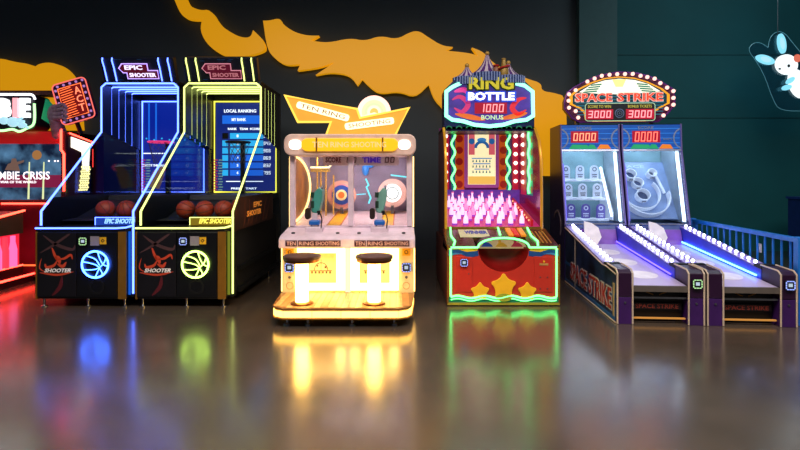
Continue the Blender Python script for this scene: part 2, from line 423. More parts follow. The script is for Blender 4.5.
    if screen_kind == 'blue':
        for x in (-.36, -.25): MB().rect(Fs, x-.012, x+.012, 2.0, 2.62, 0, .002).build('screen_bar', SB, s_)
        for i in range(6): MB().disc(Fs, -.4+.12*i, 2.07-.02*(i%2), .014, 0, .002, 8).build('screen_mark', SC, s_)
        text(s_, 'screen_mark', 'e', SW, Fs, .12, 2.5, .06, .09)
        MB().rect(Fs, -.45, -.1, 1.83, 1.845, 0, .002).build('screen_mark', SW, s_)
        text(s_, 'screen_lettering', 'SHOOT THE BALL', SW, Fs, -.28, 1.65, .34, .035)
        MB().prism([(-.4,1.32),(-.2,1.28),(-.12,1.5),(-.1,1.62),(-.2,1.66),(-.3,1.55)], Fs, 0, .002).build('screen_figure', M('screen_skin', '5a4030', .5, 0, (.3,.17,.1), .6), s_)
        text(s_, 'screen_mark', '>', GLOW('screen_pink', (1, .1, .3), 1.3), Fs, -.08, 1.62, .06, .12)
    else:
        text(s_, 'screen_lettering', 'LOCAL RANKING', SW, Fs, -.06, 2.5, .5, .05)
        MB().rect(Fs, -.34, .42, 2.3, 2.43, 0, .002).build('screen_bar', SB, s_)
        text(s_, 'screen_lettering', 'MY RANK', SW, Fs, -.08, 2.365, .22, .045)
        text(s_, 'screen_lettering', 'RANK   TEAM  SCORE', SW, Fs, .0, 2.22, .5, .035)
        for i in range(6):
            z = 2.11 - .115*i
            MB().rect(Fs, -.22, .3, z-.045, z+.045, 0, .002).build('screen_bar', SC if i < 3 else SB, s_)
            MB().rect(Fs, -.34, -.25, z-.045, z+.045, 0, .002).build('screen_mark', SC if i else BLACK, s_)
            text(s_, 'screen_lettering', str(i+1), SW, Fs, -.1, z, .025, .04)
            digits(s_, 'screen_digits', str(980-37*i), SW, Fs, .36, z, .12, .05)
        for x in (-.1, .2): MB().tube([fp(Fs, x-.18, 1.4, .004), fp(Fs, x+.1, 1.4, .004)], .006).build('screen_mark', SW, s_)
        text(s_, 'screen_lettering', 'PRESS START', SW, Fs, .0, 1.29, .4, .03)
    # hoop on its post
    h = MB(); h.tube([(.07+.17*math.cos(2*math.pi*i/24), 1.65+.17*math.sin(2*math.pi*i/24), 1.98) for i in range(24)], .013, 6, True)
    hp = h.build('hoop', GLOW('hoop_pink', (1,.05,.25), .7, '801020') if screen_kind == 'blue' else M('hoop_dark', '14100f', .4), T, True)
    net = MB()
    for i in range(10):
        for dirn in (1, -1):
            P = []
            for k in range(6):
                t = k/5; an = 2*math.pi*(i + dirn*k*.5)/10; r = .165 - .07*t
                P.append((.07+r*math.cos(an), 1.65+r*math.sin(an), 1.97-.3*t))
            net.tube(P, .003, 4)
    net.build('net', M('net_cord', '50545c', .7), hp)
    po = MB().box(.04, .1, 1.85, 1.91, 1.2, 2.0).box(.05, .09, 1.79, 1.9, 1.97, 2.0).build('hoop_post', BLACK, T)
    for xx, mm in ((-.36, M('reflected_dots_green', '203830', .4, 0, (.35,.7,.6), .35)), (-.44, M('reflected_dots_red', '401015', .4, 0, (.7,.05,.1), .5))):  # glowing dots stand in for reflections in the acrylic side
        mb = MB()
        for r in range(12):
            for c in range(3): mb.ball((xx+.022*(c-1)+.01*(r%2), 2.12, 1.27+.042*r), .012, 6, 4)
        mb.build('reflected_dots', mm, T)
    # illuminated name bar in front of the balls
    nb_ = MB().box(-.07, .5, .3, .335, .9, 1.0).build('name_bar', M('name_bar_blue', '101c50', .4, 0, (.01,.05,.4), .8) if screen_kind == 'blue' else M('name_bar_amber', '4a3c08', .4, 0, (.3,.2,.01), .6), T, bev=.005)
    text(nb_, 'name_lettering', 'EPIC SHOOTER', GLOW('name_blue', (.3,.6,1), 1.6) if screen_kind == 'blue' else GLOW('name_yellow', (1,.85,.1), 1.6), FRONT(.3), .24, .952, .38, .06, .001, .004, .03, skew=.25)
    MB().tube([fp(FRONT(.3), x, z, .003) for x, z in ((-.065,.905),(-.065,.995),(.495,.995))], .005).build('name_bar_light', neon, nb_)
    # header leaning forward
    Fh = FR((0, 1.2, 2.775), (1, 0, 0), (0, -.12, .31))
    hd = MB().rect(Fh, -.5, .5, 0, .33, -.1, 0).build('header', M('header_navy', '0a1226', .4, var=.5, scale=30), T, bev=.01)
    for x in (-.44, -.31, .31, .44):
        MB().tube([fp(Fh, x, .0, .012), fp(Fh, x-.004, .2, .012), fp(Fh, x-.008, .29, .02), fp(Fh, x-.008, .325, .0)], .0095).build('header_neon', neon, hd, True)
    O = [(-.24,.19),(-.19,.25),(.12,.25),(.15,.25),(.15,.16),(.28,.16),(.28,.05),(-.14,.05),(-.14,.13),(-.19,.13)]
    sg = MB().prism(O, Fh, 0, .03).build('name_sign', M('maroon_sign', '38081c', .4, 0, (.3,.01,.05), .25), T)
    MB().tube(outline(O, Fh, .03), .007, 5, True).build('sign_outline', GLOW('violet_neon', (.45,.3,1), 2) if screen_kind == 'blue' else GLOW('pink_dim_neon', (.9,.3,.4), .8), sg)
    LT = GLOW('sign_white', (.8,.7,1), 1.6) if screen_kind == 'blue' else GLOW('sign_dim_pink', (.8,.25,.3), .6)
    text(sg, 'sign_lettering', 'EPIC', LT, Fh, -.04, .2, .24, .06, .03, .006, .03)
    text(sg, 'sign_lettering', 'SHOOTER', LT, Fh, .07, .1, .36, .055, .03, .006, .03)
    for k in range(14):
        x = random.uniform(-.28, .28); z = random.choice((.02, .03, .28, .3))
        MB().rect(Fh, x-.03, x+.03, z, z+.006, 0, .003).build('circuit_print', M('circuit_blue', '2a5a90', .4), hd)
    return T

NEON_BLUE = GLOW('blue_neon', (.08, .155, 1.0), 6); NEON_LIME = GLOW('lime_neon', (.68, .8, .19), 2.8)
NEON_LIME2 = GLOW('lime_neon_ball', (.5, .85, .12), 7)
BX1, BX2, BY = -3.56, -2.435, 5.65
basketball_machine('basketball shooting machine edged in blue neon, next to the red zombie machine', BX1, BY, NEON_BLUE, GLOW('blue_neon_ball', (.04,.15,1), 13), 'blue')
basketball_machine('basketball shooting machine edged in yellow-green neon, its screen showing a ranking list', BX2, BY, NEON_LIME, NEON_LIME2, 'rank')

ball_mesh = MB().ball((0,0,0), .112, 20, 14).mesh('ball', RUBBER, True)
seam = MB()
seam.tube([(.1125*math.cos(2*math.pi*i/24), .1125*math.sin(2*math.pi*i/24), 0) for i in range(24)], .003, 4, True)
seam.tube([(0, .1125*math.cos(2*math.pi*i/24), .1125*math.sin(2*math.pi*i/24)) for i in range(24)], .003, 4, True)
for s in (-1, 1):
    seam.tube([(s*(.05+.03*math.cos(2*a)) , .0, 0) if 0 else tuple(Vector((s*(.062-.03*math.cos(2*a)), .09*math.cos(a), .09*math.sin(a))).normalized()*.1125) for a in [2*math.pi*i/24 for i in range(24)]], .003, 4, True)
seam_mesh = seam.mesh('seam', SEAM)
for bx, xs, which in ((BX1, ((-.06,.5,'left'),(.19,.51,'right')), 'blue neon'), (BX2, ((-.2,.5,'leftmost'),(.04,.48,'second from left'),(.27,.49,'third from left'),(.41,.68,'rearmost right')), 'yellow-green neon')):
    for k, (x, y, w) in enumerate(xs):
        z = .965 if y < .6 else .99
        o = link('basketball', ball_mesh, None, (bx+x, BY+y, z+.112)); o.rotation_euler = (random.uniform(0,6), random.uniform(0,6), random.uniform(0,6))
        tag(o, '%s dark orange basketball in the trough of the %s machine' % (w, which), 'basketball', 'basketballs waiting in the troughs')
        link('seam', seam_mesh, o)

# ------------------------------------------------------------------ ring target shooting booth
LAV = M('lavender_plastic', 'dcc6d4', .35); CREAM = M('cream_panel', 'e6cfa0', .4); WARM = GLOW('warm_white_light', (1, .6, .16), 9.0); WARM2 = GLOW('warm_edge_light', (1, .58, .15), 6)
PLATE = M('maroon_plate', '3c1020', .4); PALE_TXT = M('pale_lettering', 'e6b8b0', .4); GOLD_L = GLOW('golden_sign_light', (1, .42, .02), .95)
def shooting_booth():
    X0, Y0 = -.58, 4.9
    T = thing('shooting_booth', 'white and gold two-seat ring target shooting booth with jagged golden arrow sign', 'arcade machine', (X0, Y0, 0))
    up = FR((0,0,0), (1,0,0), (0,1,0))
    def plat(i): return [(-.70+i,.13),(-.66+i*.7,.05+i*.7),(-.57,.0+i),(.57,.0+i),(.66-i*.7,.05+i*.7),(.70-i,.13),(.74-i,.66),(-.74+i,.66)]
    pf = MB().prism(plat(.012), up, .085, .175).build('platform', M('platform_core', 'd8c8a0', .4), T)
    P = plat(.008)[7:] + plat(.008)[:7]
    rim = [(x, y) for x, y in plat(.006)]
    order = [rim[7]] + rim[:7]
    edge = []
    for i in range(len(order)-1):
        (xa,ya),(xb,yb) = order[i], order[i+1]
        L = math.hypot(xb-xa, yb-ya); n = max(1, round(L/.3))
        for k in range(n):
            t0, t1 = k/n + .006/L*0, (k+1)/n
            a = (xa+(xb-xa)*t0, ya+(yb-ya)*t0); b = (xa+(xb-xa)*t1, ya+(yb-ya)*t1)
            dx, dy = (b[0]-a[0])/L*n, (b[1]-a[1])/L*n; g = .004
            a = (a[0]+dx*g, a[1]+dy*g); b = (b[0]-dx*g, b[1]-dy*g)
            MB().prism([a, b, (b[0]-dy*.02, b[1]+dx*.02), (a[0]-dy*.02, a[1]+dx*.02)], up, .1, .16).build('rim_light', GLOW('rim_light_mat', (1, .5, .08), 6), pf)
    MB().prism(plat(0.), up, .08, .09).build('rim_trim', GOLD_TRIM, pf)
    MB().prism(plat(.0), up, .176, .192).build('deck', M('deck_edge', '8a5a2a', .35), T)
    wd = [M('light_wood', 'c89a62', .3, var=.25, scale=14), M('wood_stripe', 'b07a44', .3, var=.25, scale=14)]
    n = 20
    for i in range(n):
        x0, x1 = -.68 + 1.36*i/n, -.68 + 1.36*(i+1)/n - .006
        y0 = .02 + (max(0, abs((x0+x1)/2)-.55)*.7)
        MB().box(x0, x1, y0, .65, .192, .196).build('plank', wd[i % 2], T)
    for x, y in ((-.55,.12),(.52,.12),(-.6,.58),(.6,.58),(-.34,.1),(.1,.1)):
        MB().lathe([(.035,0),(.035,.015),(.014,.02),(.014,.085)], (x,y,0), 10).build('foot', CHROME, T, True)
    # lower body
    MB().box(-.735, .735, .68, 2.3, .02, .74).build('lower_body', CREAM, T)
    F = FRONT(.68)
    for s in (-1, 1):
        x0, x1 = (-.565, -.03) if s < 0 else (.03, .565)
        fr = MB()
        for r in ((x0,x1,.63,.71),(x0,x1,.215,.3),(x0,x0+.1,.3,.63),(x1-.1,x1,.3,.63)): fr.rect(F, *r, 0, .015)
        fr.build('light_frame', WARM, T)
        pn = MB().rect(F, x0+.1, x1-.1, .3, .63, 0, .02).build('front_panel', M('butter_panel', 'e8cf8a', .4, 0, (1,.6,.15), .35), T, bev=.004)
        cx = (x0+x1)/2; LN = M('ink_print', '6a4420', .5); Fp = FRONT(.66)
        g = MB(); g.tube([fp(Fp, cx+.075*math.cos(math.pi*i/12), .44+.085*math.sin(math.pi*i/12), .001) for i in range(13)], .004, 4)
        g.rect(Fp, cx-.12, cx+.12, .432, .44, 0, .002).rect(Fp, cx-.003, cx+.003, .39, .56, 0, .002); g.prism(star(cx+.05,.475,.02,.01), Fp, 0, .002); g.prism(star(cx-.04,.49,.016,.008), Fp, 0, .002)
        for k in range(6): g.rect(Fp, cx-.11+.04*k, cx-.09+.04*k, .405, .43, 0, .002)
        g.build('line_emblem', LN, pn)
        # outer column of small fittings
        xc = s*.65
        st = MB().rect(F, xc-.045, xc+.045, .6, .68, 0, .004).build('coin_sticker', YELLOW_P, T)
        MB().ring(F, xc, .64, .014, .022, .004, .006, 12).build('print', BLACK, st)
        card_reader(T, F, xc, .47, .1, READER_BLUE)
        MB().disc(F, xc, .36, .016, 0, .01, 10).build('lock', STEEL, T)
        MB().ring(F, xc, .265, .035, .041, 0, .003, 16).build('ring_print', M('tan_print', 'b08850', .5), T)
        MB().rect(RIGHT(s*.735 - (.012 if s < 0 else 0)), .69, .73, .2, .74, 0, .012).build('edge_light', WARM2, T)
    MB().rect(F, -.028, .028, .2, .72, 0, .03).build('centre_post', GLOW('post_light', (1,.75,.4), 1.6), T)
    # console
    MB().prism([(.55,.70),(.55,.80),(.62,.83),(1.02,.885),(1.02,.70)], RIGHT(-.745), 0, 1.49).build('console', LAV, T, bev=.01)
    for cx in (-.37, .38):
        z = .755
        for (dx, w, s) in ((-.235,.1,'TEN'),(-.07,.16,'RING'),(.16,.26,'SHOOTING')):
            pl = MB().rect(FRONT(.55), cx+dx-w/2-.012, cx+dx+w/2+.012, z-.032, z+.032, 0, .006).build('name_plate', PLATE, T)
            text(pl, 'plate_lettering', s, PALE_TXT, FRONT(.544), cx+dx, z, w, .042, 0, .004, .01)
    for x in (-.62, -.12, .12, .62): MB().lathe([(.022,0),(.022,.012),(.014,.018)], (x, .72, .84), 12).build('button', BLACK, T, True)
    # toy guns on stands
    TEAL = M('teal_plastic', '3f8f86', .4); BLUEP = M('blue_plastic', '1560b8', .35)
    for k, cx in enumerate((-.4, .345)):
        sd = MB().box(cx-.1, cx+.1, .78, .93, .84, .91).build('gun_stand', LAV, T, bev=.012)
        for dx in (-.04, .04): MB().cyl((cx+dx,.86,.9), (cx+dx,.86,.96), .012).build('stand_rod', CHROME, sd)
        MB().box(cx-.062, cx+.062, .80, .92, .925, .985).build('cradle', BLUEP, sd, bev=.018)
        g = MB().prism([(.8,1.10),(.86,1.06),(1.0,1.24),(1.06,1.34),(1.02,1.38),(.95,1.35)], RIGHT(cx-.01 + .0), -.03, .05)
        gn = MB().prism([(-.05,1.07),(.02,1.05),(.065,1.2),(.075,1.32),(.03,1.36),(-.02,1.3),(-.06,1.16)], FR((cx+.01,.9,0),(1,0,0),(0,0,1)), -.16, .03).build('toy_gun', TEAL if k == 0 else M('mint_plastic', '6a9c94', .4), T, bev=.012)
        MB().prism(roundrect(cx-.115, cx-.055, .99, 1.12, .028), FRONT(.9), -.02, .05).build('grip', M('brown_grip', '24140e', .5), gn)
        MB().box(cx+.02, cx+.06, .86, .9, 1.04, 1.09).build('trigger_guard', BLACK, gn, bev=.006)
        MB().cyl((cx-.03,.88,1.12), (cx-.03,.88,1.2), .022).cyl((cx-.035,.88,1.24), (cx-.03,.88,1.3), .024).build('scope', M('dark_green_plastic', '15352c', .4), gn)
        MB().cyl((cx+.055,.95,1.33), (cx+.06,1.05,1.36), .02).build('muzzle', BLACK, gn)
        MB().box(cx-.03, cx+.03, .84, .9, .98, 1.06).build('gun_mount', LAV, gn)
        MB().tube(crom([(cx+.07,.8,1.06),(cx+.09,.79,1.0),(cx+.085,.78,.92),(cx+.08,.8,.86)], 5), .008).build('cable', BLACK, gn)
    # window with posts, glass, interior
    for x in (-.69, .0, .69):
        MB().box(x-.032, x+.032, .98, 1.06, .88, 1.745).build('window_post', LAV, T, bev=.008)
    MB().box(-.72, .72, .98, 1.06, .86, .9).build('window_sill', LAV, T)
    for s in (-1, 1):
        MB().box(min(s*.66, s*.03), max(s*.66, s*.03), 1.015, 1.022, .9, 1.74).build('glass_pane', GLASS('booth_glass', (.95,.95,.97), .07), T)
    MB().box(-.735, -.715, 1.05, 2.3, .74, 1.75).build('side_wall', M('white_booth_wall', 'd0c8d4', .4), T)
    MB().box(.715, .735, 1.05, 2.3, .74, 1.75).build('side_wall', M('white_booth_wall', 'd0c8d4', .4), T)
    MB().box(-.735, .735, 2.3, 2.33, .02, 1.75).build('back_wall', M('mauve_wall', '8a8094', .5, var=.2, scale=5), T)
    MB().box(-.735, .735, 1.05, 2.33, 1.75, 1.78).build('booth_roof', LAV, T)
    MB().prism([(1.05,.86),(1.05,.885),(2.3,.985),(2.3,.86)], RIGHT(-.715), 0, 1.43).build('lane_floor', M('pale_pink_floor', 'd8c0c0', .3), T)
    Fl = FR((0,1.05,.885),(1,0,0),(0,1.25,.1))
    for x in (-.22, .42):
        s = MB().rect(Fl, x-.075, x+.075, .02, 1.24, 0, .004).build('lane_stripe', M('yellow_stripe', 'e0a818', .4), T)
        for e in (-.088, .075): MB().rect(Fl, x+e, x+e+.013, .02, 1.24, 0, .004).build('stripe_border', M('red_stripe', 'b04028', .4), s)
    MB().tube([(-.7, 1.08+1.15*math.sin(a), 1.33+.40*math.cos(a)) for a in [math.pi*i/24 for i in range(25)]], .014).build('wall_arc_light', GLOW('golden_arc_light', (1,.66,.2), 3.5), T, True)
    MB().prism([(1.08,.94)] + [(1.08+1.12*math.sin(a), 1.33-.39*math.cos(a)) for a in [math.pi*i/20 for i in range(21)]] + [(1.08,1.72)], RIGHT(-.713), 0, .005).build('wall_arc_panel', M('amber_wall_panel', '9a6420', .4, var=.3, scale=3), T)
    MB().box(-.64, .64, 1.08, 1.2, 1.738, 1.748).build('interior_light', GLOW('interior_tube_light', (1,.84,.86), 22), T)
    MB().box(-.36, .55, 1.43, 1.6, 1.69, 1.745).build('interior_light', GLOW('interior_tube_light', (1,.84,.86), 22), T)
    # targets
    def target(cx, cz, cols, y):
        Ft = FRONT(y); t = None; n = len(cols)
        for i, (r, m) in enumerate(cols):
            o = MB().disc(Ft, cx, cz, r, -.02 + .012*i, .0 + .012*i, 28).build('target' if t is None else 'target_ring', m, t or T)
            t = t or o
        MB().box(cx-.02, cx+.02, y-.01, y+.05, cz-.3, cz-cols[0][0]+.03).build('target_stem', STEEL, t)
    PE = M('peach_ring', 'd8a088', .4); 
    target(-.225, 1.225, [(.2,PE),(.155,M('rose_ring','d89090',.4)),(.135,M('blue_ring','2a4a9c',.4)),(.075,M('cream_ring','e8d890',.4,0,(1,.8,.4),.3)),(.045,M('orange_centre','d8501c',.4,0,(1,.25,.03),.5))], 2.0)
    TW = GLOW('white_target_light', (1,.95,.88), 1.5, 'e0e0e0')
    target(.475, 1.25, [(.2,M('pale_peach_ring','d8b4a4',.4)),(.125,TW),(.09,M('grey_teal_ring','7fa098',.4)),(.072,TW)], 2.0)
    # score signs under the roof
    for cx, w, m, s in ((-.17,.44,M('red_block','701420',.4),'SCORE'),(.31,.52,M('violet_block','3a1c90',.4,0,(.1,.02,.6),.4),'TIME')):
        p = MB().prism(roundrect(cx-w/2, cx+w/2, 1.62, 1.75, .03), FRONT(1.4), -.02, 0).build('score_sign', WHITE, T)
        text(p, 'sign_lettering', s, m, FRONT(1.4), cx-.09, 1.69, w*.45, .07, .001, .003, .04)
        digits(p, 'sign_digits', '00', M('maroon_block', '501018', .4), FRONT(1.4), cx+.14, 1.69, .14, .07)
    # golden and cyan shapes modelled in place of reflections in the glass
    rods = MB()
    for x, y, z1 in ((-.52,1.75,1.74),(-.48,1.8,1.6),(-.42,1.85,1.74),(-.33,1.95,1.5)): 
        MB().cyl((x,y,.93),(x,y,z1),.011).build('gold_reflection_rod', M('gold_reflection_mat','d8a848',.25,.8,(1,.6,.15),.3), T, True)
    MB().box(-.6, -.36, 1.7, 1.85, 1.54, 1.58).build('gold_reflection_shelf', M('gold_reflection_mat','d8a848',.25,.8), T)
    MB().tube([(-.6,1.69,1.6),(-.36,1.69,1.6),(-.3,1.69,1.66)], .012).build('shelf_reflection', GLOW('shelf_reflection_mat', (1,.8,.45), 2.5), T)
    CY = GLOW('cyan_reflection_mat', (.15,.8,.9), 1.6)
    MB().tube([(.1,2.1,1.45),(.14,2.1,1.36),(.11,2.1,1.33),(.17,2.1,1.18),(.14,2.1,1.1)], .012).build('cyan_reflection', CY, T)
    MB().tube([(-.12,2.1,1.22),(.1,2.1,1.235)], .007).build('cyan_reflection', CY, T)
    MB().tube([(.45,2.1,1.5),(.68,2.1,1.47)], .01).build('cyan_reflection', CY, T)
    MB().ball((.16,2.2,1.66), .06, 10, 8).ball((.09,2.2,1.58), .05, 10, 8, (1,1,1.8)).build('blue_figure', M('sky_plastic','2a78c8',.4,0,(.05,.3,.8),.4), T, True)
    # marquee box
    Fm = FRONT(.88)
    MB().prism(roundrect(-.765, .765, 1.725, 1.975, .09, 5), Fm, -.5, 0).build('marquee', M('rose_plastic','dcbcb2',.35), T, bev=.015)
    bar = MB().prism(roundrect(-.56, .56, 1.775, 1.925, .07, 5), Fm, -.01, .03).build('marquee_bar', GLOW('yellow_bar_light', (1,.52,.01), .9, 'c08810'), T, bev=.01)
    for cx, w, wd_ in ((-.34,.18,'TEN'),(-.115,.21,'RING'),(.22,.40,'SHOOTING')):
        text(bar, 'bar_lettering', wd_, GLOW('cream_letter_light', (1,.72,.3), 1.0), Fm, cx, 1.85, w, .065, .03, .006, .01)
    for s in (-1, 1):
        MB().prism(roundrect(min(s*.56,s*.70), max(s*.56,s*.70), 1.795, 1.905, .05, 5), Fm, -.01, .02).build('marquee_end_light', GLOW('end_light', (1,.86,.7), 3.0), T)
        MB().rect(Fm, s*.38-.01, s*.38+.01, 1.77, 1.93, .03, .036).build('bar_clip', GOLD_TRIM, bar)
        MB().rect(RIGHT(s*.735 - (.01 if s < 0 else 0)), 1.08, 1.12, .88, 1.72, 0, .01).build('edge_light', WARM2, T)
    # arrow sign on the roof
    Yt = 6.1; Ft = FRONT(Yt-Y0)
    def q(px, py): x, z = at(px, py, Yt); return (x-X0, z)
    A = [q(*p) for p in ((285,95.6),(357,109),(360,118),(409,108),(395,135.5),(326,135.5),(331,122),(298,122))]
    ar = MB().prism(A, Ft, -.08, 0).build('arrow_sign', M('amber_sign_face', 'b87820', .4, 0, (1,.42,.05), .75), T)
    MB().tube(outline(A, Ft, .005), .014, 6, True).build('arrow_outline', GLOW('golden_outline', (1,.6,.07), 1.6), ar)
    PL = GLOW('pale_plate_light', (1,.8,.48), 2.0)
    for (xa,ya),(xb,yb),s in (((297,104.5),(349,118.5),'TEN RING'),((345,126.8),(394,120.5),'SHOOTING')):
        a, b = q(xa,ya), q(xb,yb); rot = math.atan2(b[1]-a[1], b[0]-a[0]); L = math.dist(a, b); cx, cz = (a[0]+b[0])/2, (a[1]+b[1])/2
        c, sn = math.cos(rot), math.sin(rot)
        o = MB().prism([(cx+x*c-y*sn, cz+x*sn+y*c) for x, y in roundrect(-L/2, L/2, -.042, .042, .03)], Ft, 0, .02).build('arrow_plate', PL, ar)
        text(ar, 'arrow_lettering', s, M('brown_lettering','9a6a30',.5), Ft, cx, cz, L*.85, .05, .02, .004, .0, rot)
    cx, cz = q(374, 112); pi = math.pi
    hd = MB().prism([(cx+.2*math.cos(pi*i/20), cz+.2*math.sin(pi*i/20)) for i in range(-2,23)], Ft, -.09, -.03).build('half_target', GLOW('half_target_cream', (1,.8,.55), 1.6), T)
    for r0, r1, col, s_ in ((.188,.205,(1,.5,.4),2.2),(.12,.15,(1,.9,.35),1.6),(.085,.12,(.75,.85,.45),1.2),(.05,.085,(1,.7,.5),1.6),(0.001,.05,(1,.5,.1),1.4)):
        MB().ring(Ft, cx, cz, r0, r1, -.035, -.02, 20, -.3, pi+.3).build('half_target_ring', GLOW('half_target_%d' % int(r1*1000), col, s_), hd)
shooting_booth()

STOOL_TOP = M('brown_leather', '4a2a1c', .4); STOOL_RIM = M('bronze_rim', '7a4a22', .3, .7); COLUMN_L = GLOW('stool_column_light', (1, .58, .12), 20)
for X, lab in ((-.995, 'glowing-column round stool with brown seat, left of the two on the booth platform'), (-.262, 'glowing-column round stool with brown seat, right of the two on the booth platform')):
    S = thing('round_stool', lab, 'stool', (X, 5.08, .196), 0, 'stools on the booth platform')
    MB().lathe([(.115,0),(.115,.012),(.1,.02),(.06,.024)], (0,0,0), 28).build('base_plate', STOOL_RIM, S, True)
    MB().lathe([(.066,.02),(.066,.43)], (0,0,0), 24).build('column', COLUMN_L, S, True)
    MB().lathe([(.09,.42),(.16,.424),(.178,.432),(.182,.462)], (0,0,0), 28).build('seat_rim', STOOL_RIM, S, True)
    MB().lathe([(.183,.456),(.19,.46),(.19,.484),(.184,.489),(.14,.491),(0.0001,.492)], (0,0,0), 28).build('seat', STOOL_TOP, S, True)

# ------------------------------------------------------------------ bottle game machine
NEON_GREEN = GLOW('green_neon', (.13, 1, .2), 4.0); RED_P = M('red_lacquer', 'c83426', .35, var=.05); BLUE_P = M('blue_print', '1c4a90', .4); MAG = M('magenta_print', '8a1c50', .4, 0, (.5,.02,.2), .25)
BULB = GLOW('bulb_light', (1, .72, .62), 3.0)
def bottle_machine():
    X0, Y0 = 1.186, 5.73
    T = thing('bottle_game_machine', 'tall carnival ring-toss bottle machine with circus tent top and red front', 'arcade machine', (X0, Y0, 0))
    W = .645; F = FRONT(0)
    MB().box(-W, W, .3, 1.75, .03, .66).box(-W, -.32, .02, .31, .03, .66).box(.32, W, .02, .31, .03, .66).box(-.32, .32, .02, .31, .03, .38).build('base_cabinet', M('maroon_body', '4a1414', .5), T)
    hole = [(.29*math.cos(a), .66+.27*math.sin(a)) for a in [math.pi*2 - math.pi*i/24 for i in range(25)]]
    fpn = MB().prism([(-W,.012),(W,.012),(W,.66)] + hole + [(-W,.66)], F, -.02, .0).build('front_panel', RED_P, T)
    for s in (-1, 1):   # yellow and blue bands beside the pocket
        Y = [(s*W,.66),(s*.3,.66),(s*.3,.63),(s*.42,.615),(s*.52,.645),(s*W,.645)]
        MB().prism(Y, F, 0, .003).build('yellow_band', YELLOW_P, fpn)
        B = [(s*W,.645),(s*.52,.648),(s*.42,.618),(s*.292,.632),(s*.285,.575),(s*.4,.555),(s*.5,.6),(s*.6,.575),(s*W,.57)]
        MB().prism(B, F, 0, .004).build('blue_band', BLUE_P, fpn)
        MB().prism([(s*.45,.595),(s*.55,.61),(s*W,.585),(s*W,.57),(s*.55,.59)], F, .004, .006).build('blue_band', M('pale_blue_print','4a88c0',.4), fpn)
        x0, x1 = (-.555, -.36) if s < 0 else (.35, .56)
        d = MB().prism([(x0,.16),(x1,.16),(x1,.56),(x0,.57)], F, 0, .008).build('access_door', RED_P, T, bev=.003)
        if s > 0:
            MB().disc(F, .46, .51, .012, .008, .018, 10).build('lock', YELLOW_P, d)
            MB().rect(F, .41, .51, .465, .49, .008, .012).build('door_sticker', M('tan_sticker','c09050',.5), d)
            for a, b in ((.42,.33),(.5,.33),(.42,.2),(.5,.2)): MB().disc(F, a, b, .008, .008, .014, 8).build('bolt', STEEL, d)
        else: MB().disc(F, -.4, .37, .008, .008, .014, 8).build('bolt', STEEL, d)
        MB().tube([(s*.605,-.012,.11),(s*.605,-.012,.66)], .011).build('edge_neon', NEON_GREEN, T, True)
        MB().box(min(s*W,s*.63), max(s*W,s*.63), -.01, .0, .03, .7).build('corner_trim', GOLD_TRIM, T)
    card_reader(T, F, -.455, .5, .085, READER_BLUE, .008)
    # pocket bowl, art inside
    bowl = MB(); V = []; n, m = 24, 8
    for i in range(m+1):
        t = math.pi/2*i/m
        for k in range(n+1):
            a = math.pi + math.pi*k/n
            V.append((.29*math.cos(t)*math.cos(a), .0+.28*math.sin(t), .66+.27*math.cos(t)*math.sin(a)))
    bowl.add(V, [(i*(n+1)+k, (i+1)*(n+1)+k, (i+1)*(n+1)+k+1, i*(n+1)+k+1) for i in range(m) for k in range(n)])
    bowl.build('pocket_bowl', M('dark_red_bowl', '7a1010', .3), T, True)
    arch = [(.29*math.cos(a), .66+.1*math.sin(a)) for a in [math.pi*i/20 for i in range(21)]]
    ap = MB().prism([(.29,.64)] + arch + [(-.29,.64)], FRONT(.12), -.02, 0).build('pocket_art', M('cream_art', 'c8b47c', .5, 0, (.8,.6,.3), .35), T)  # glow added to art and prints, offsetting the shade of the hood
    for x, c in ((-.17,'2a50a0'),(.0,'c89a30'),(.18,'b03048')):
        Fa = FRONT(.12); mm = M('art_'+c, c, .5, 0, lin(c), .4)
        MB().prism([(x-.07,.66),(x+.07,.66),(x+.06,.68),(x+.02,.71),(x-.03,.715),(x-.05,.685)], Fa, 0, .003).disc(Fa, x-.02, .725, .018, 0, .003, 10).build('art_print', mm, ap)
    hood = MB()
    for i in range(20):
        (xa,za),(xb,zb) = arch[i], arch[i+1]
        hood.add([(xa,0,za),(xb,0,zb),(xb,.25,zb-.0),(xa,.25,za)], [(0,1,2,3)])
        hood.add([(xa,0,za+.012),(xb,0,zb+.012),(xb,.3,zb+.012),(xa,.3,za+.012)], [(3,2,1,0)])
    hood.build('pocket_hood', M('dark_hood', '2a1a14', .4), T)
    lip = [(-.605,-.012,.672),(-.3,-.012,.672)] + [(x,-.012,z+.02) for x, z in arch[::-1]] + [(.3,-.012,.672),(.605,-.012,.672)]
    MB().tube(lip, .0115).build('top_neon', NEON_GREEN, T, True)
    # stars and the wavy foot neon
    SY = M('star_yellow', 'eeb420', .4, 0, (1,.5,.02), .12)
    for x, z, R in ((0.,.225,.17),(-.27,.165,.125),(.27,.165,.125)):
        MB().prism(smooth_poly(star(x, z, R, R*.55, 5), 60), F, 0, .018).build('star', SY, T, bev=.006)
    MB().disc(F, 0, .1, .09, .018, .024, 18, .5).build('star_emblem', M('lime_print','a8b838',.4), T)
    wv = [(-.605 + 1.21*i/40, .105 + .014*math.sin(i*.62)) for i in range(41)]
    MB().prism([(-W,.012),(W,.012),(W,.1)] + wv[::-1] + [(-W,.1)], F, 0, .005).build('foot_band', M('teal_band','1c7a60',.4), fpn)
    MB().rect(F, -W, W, .012, .04, .005, .009).build('foot_band', M('olive_band','a89a30',.4), fpn)
    MB().tube([(x,-.014,z) for x, z in wv], .012).build('foot_neon', NEON_GREEN, T, True)
    MB().tube([(x,-.012,z-.032) for x, z in wv], .007).build('foot_neon', NEON_GREEN, T, True)
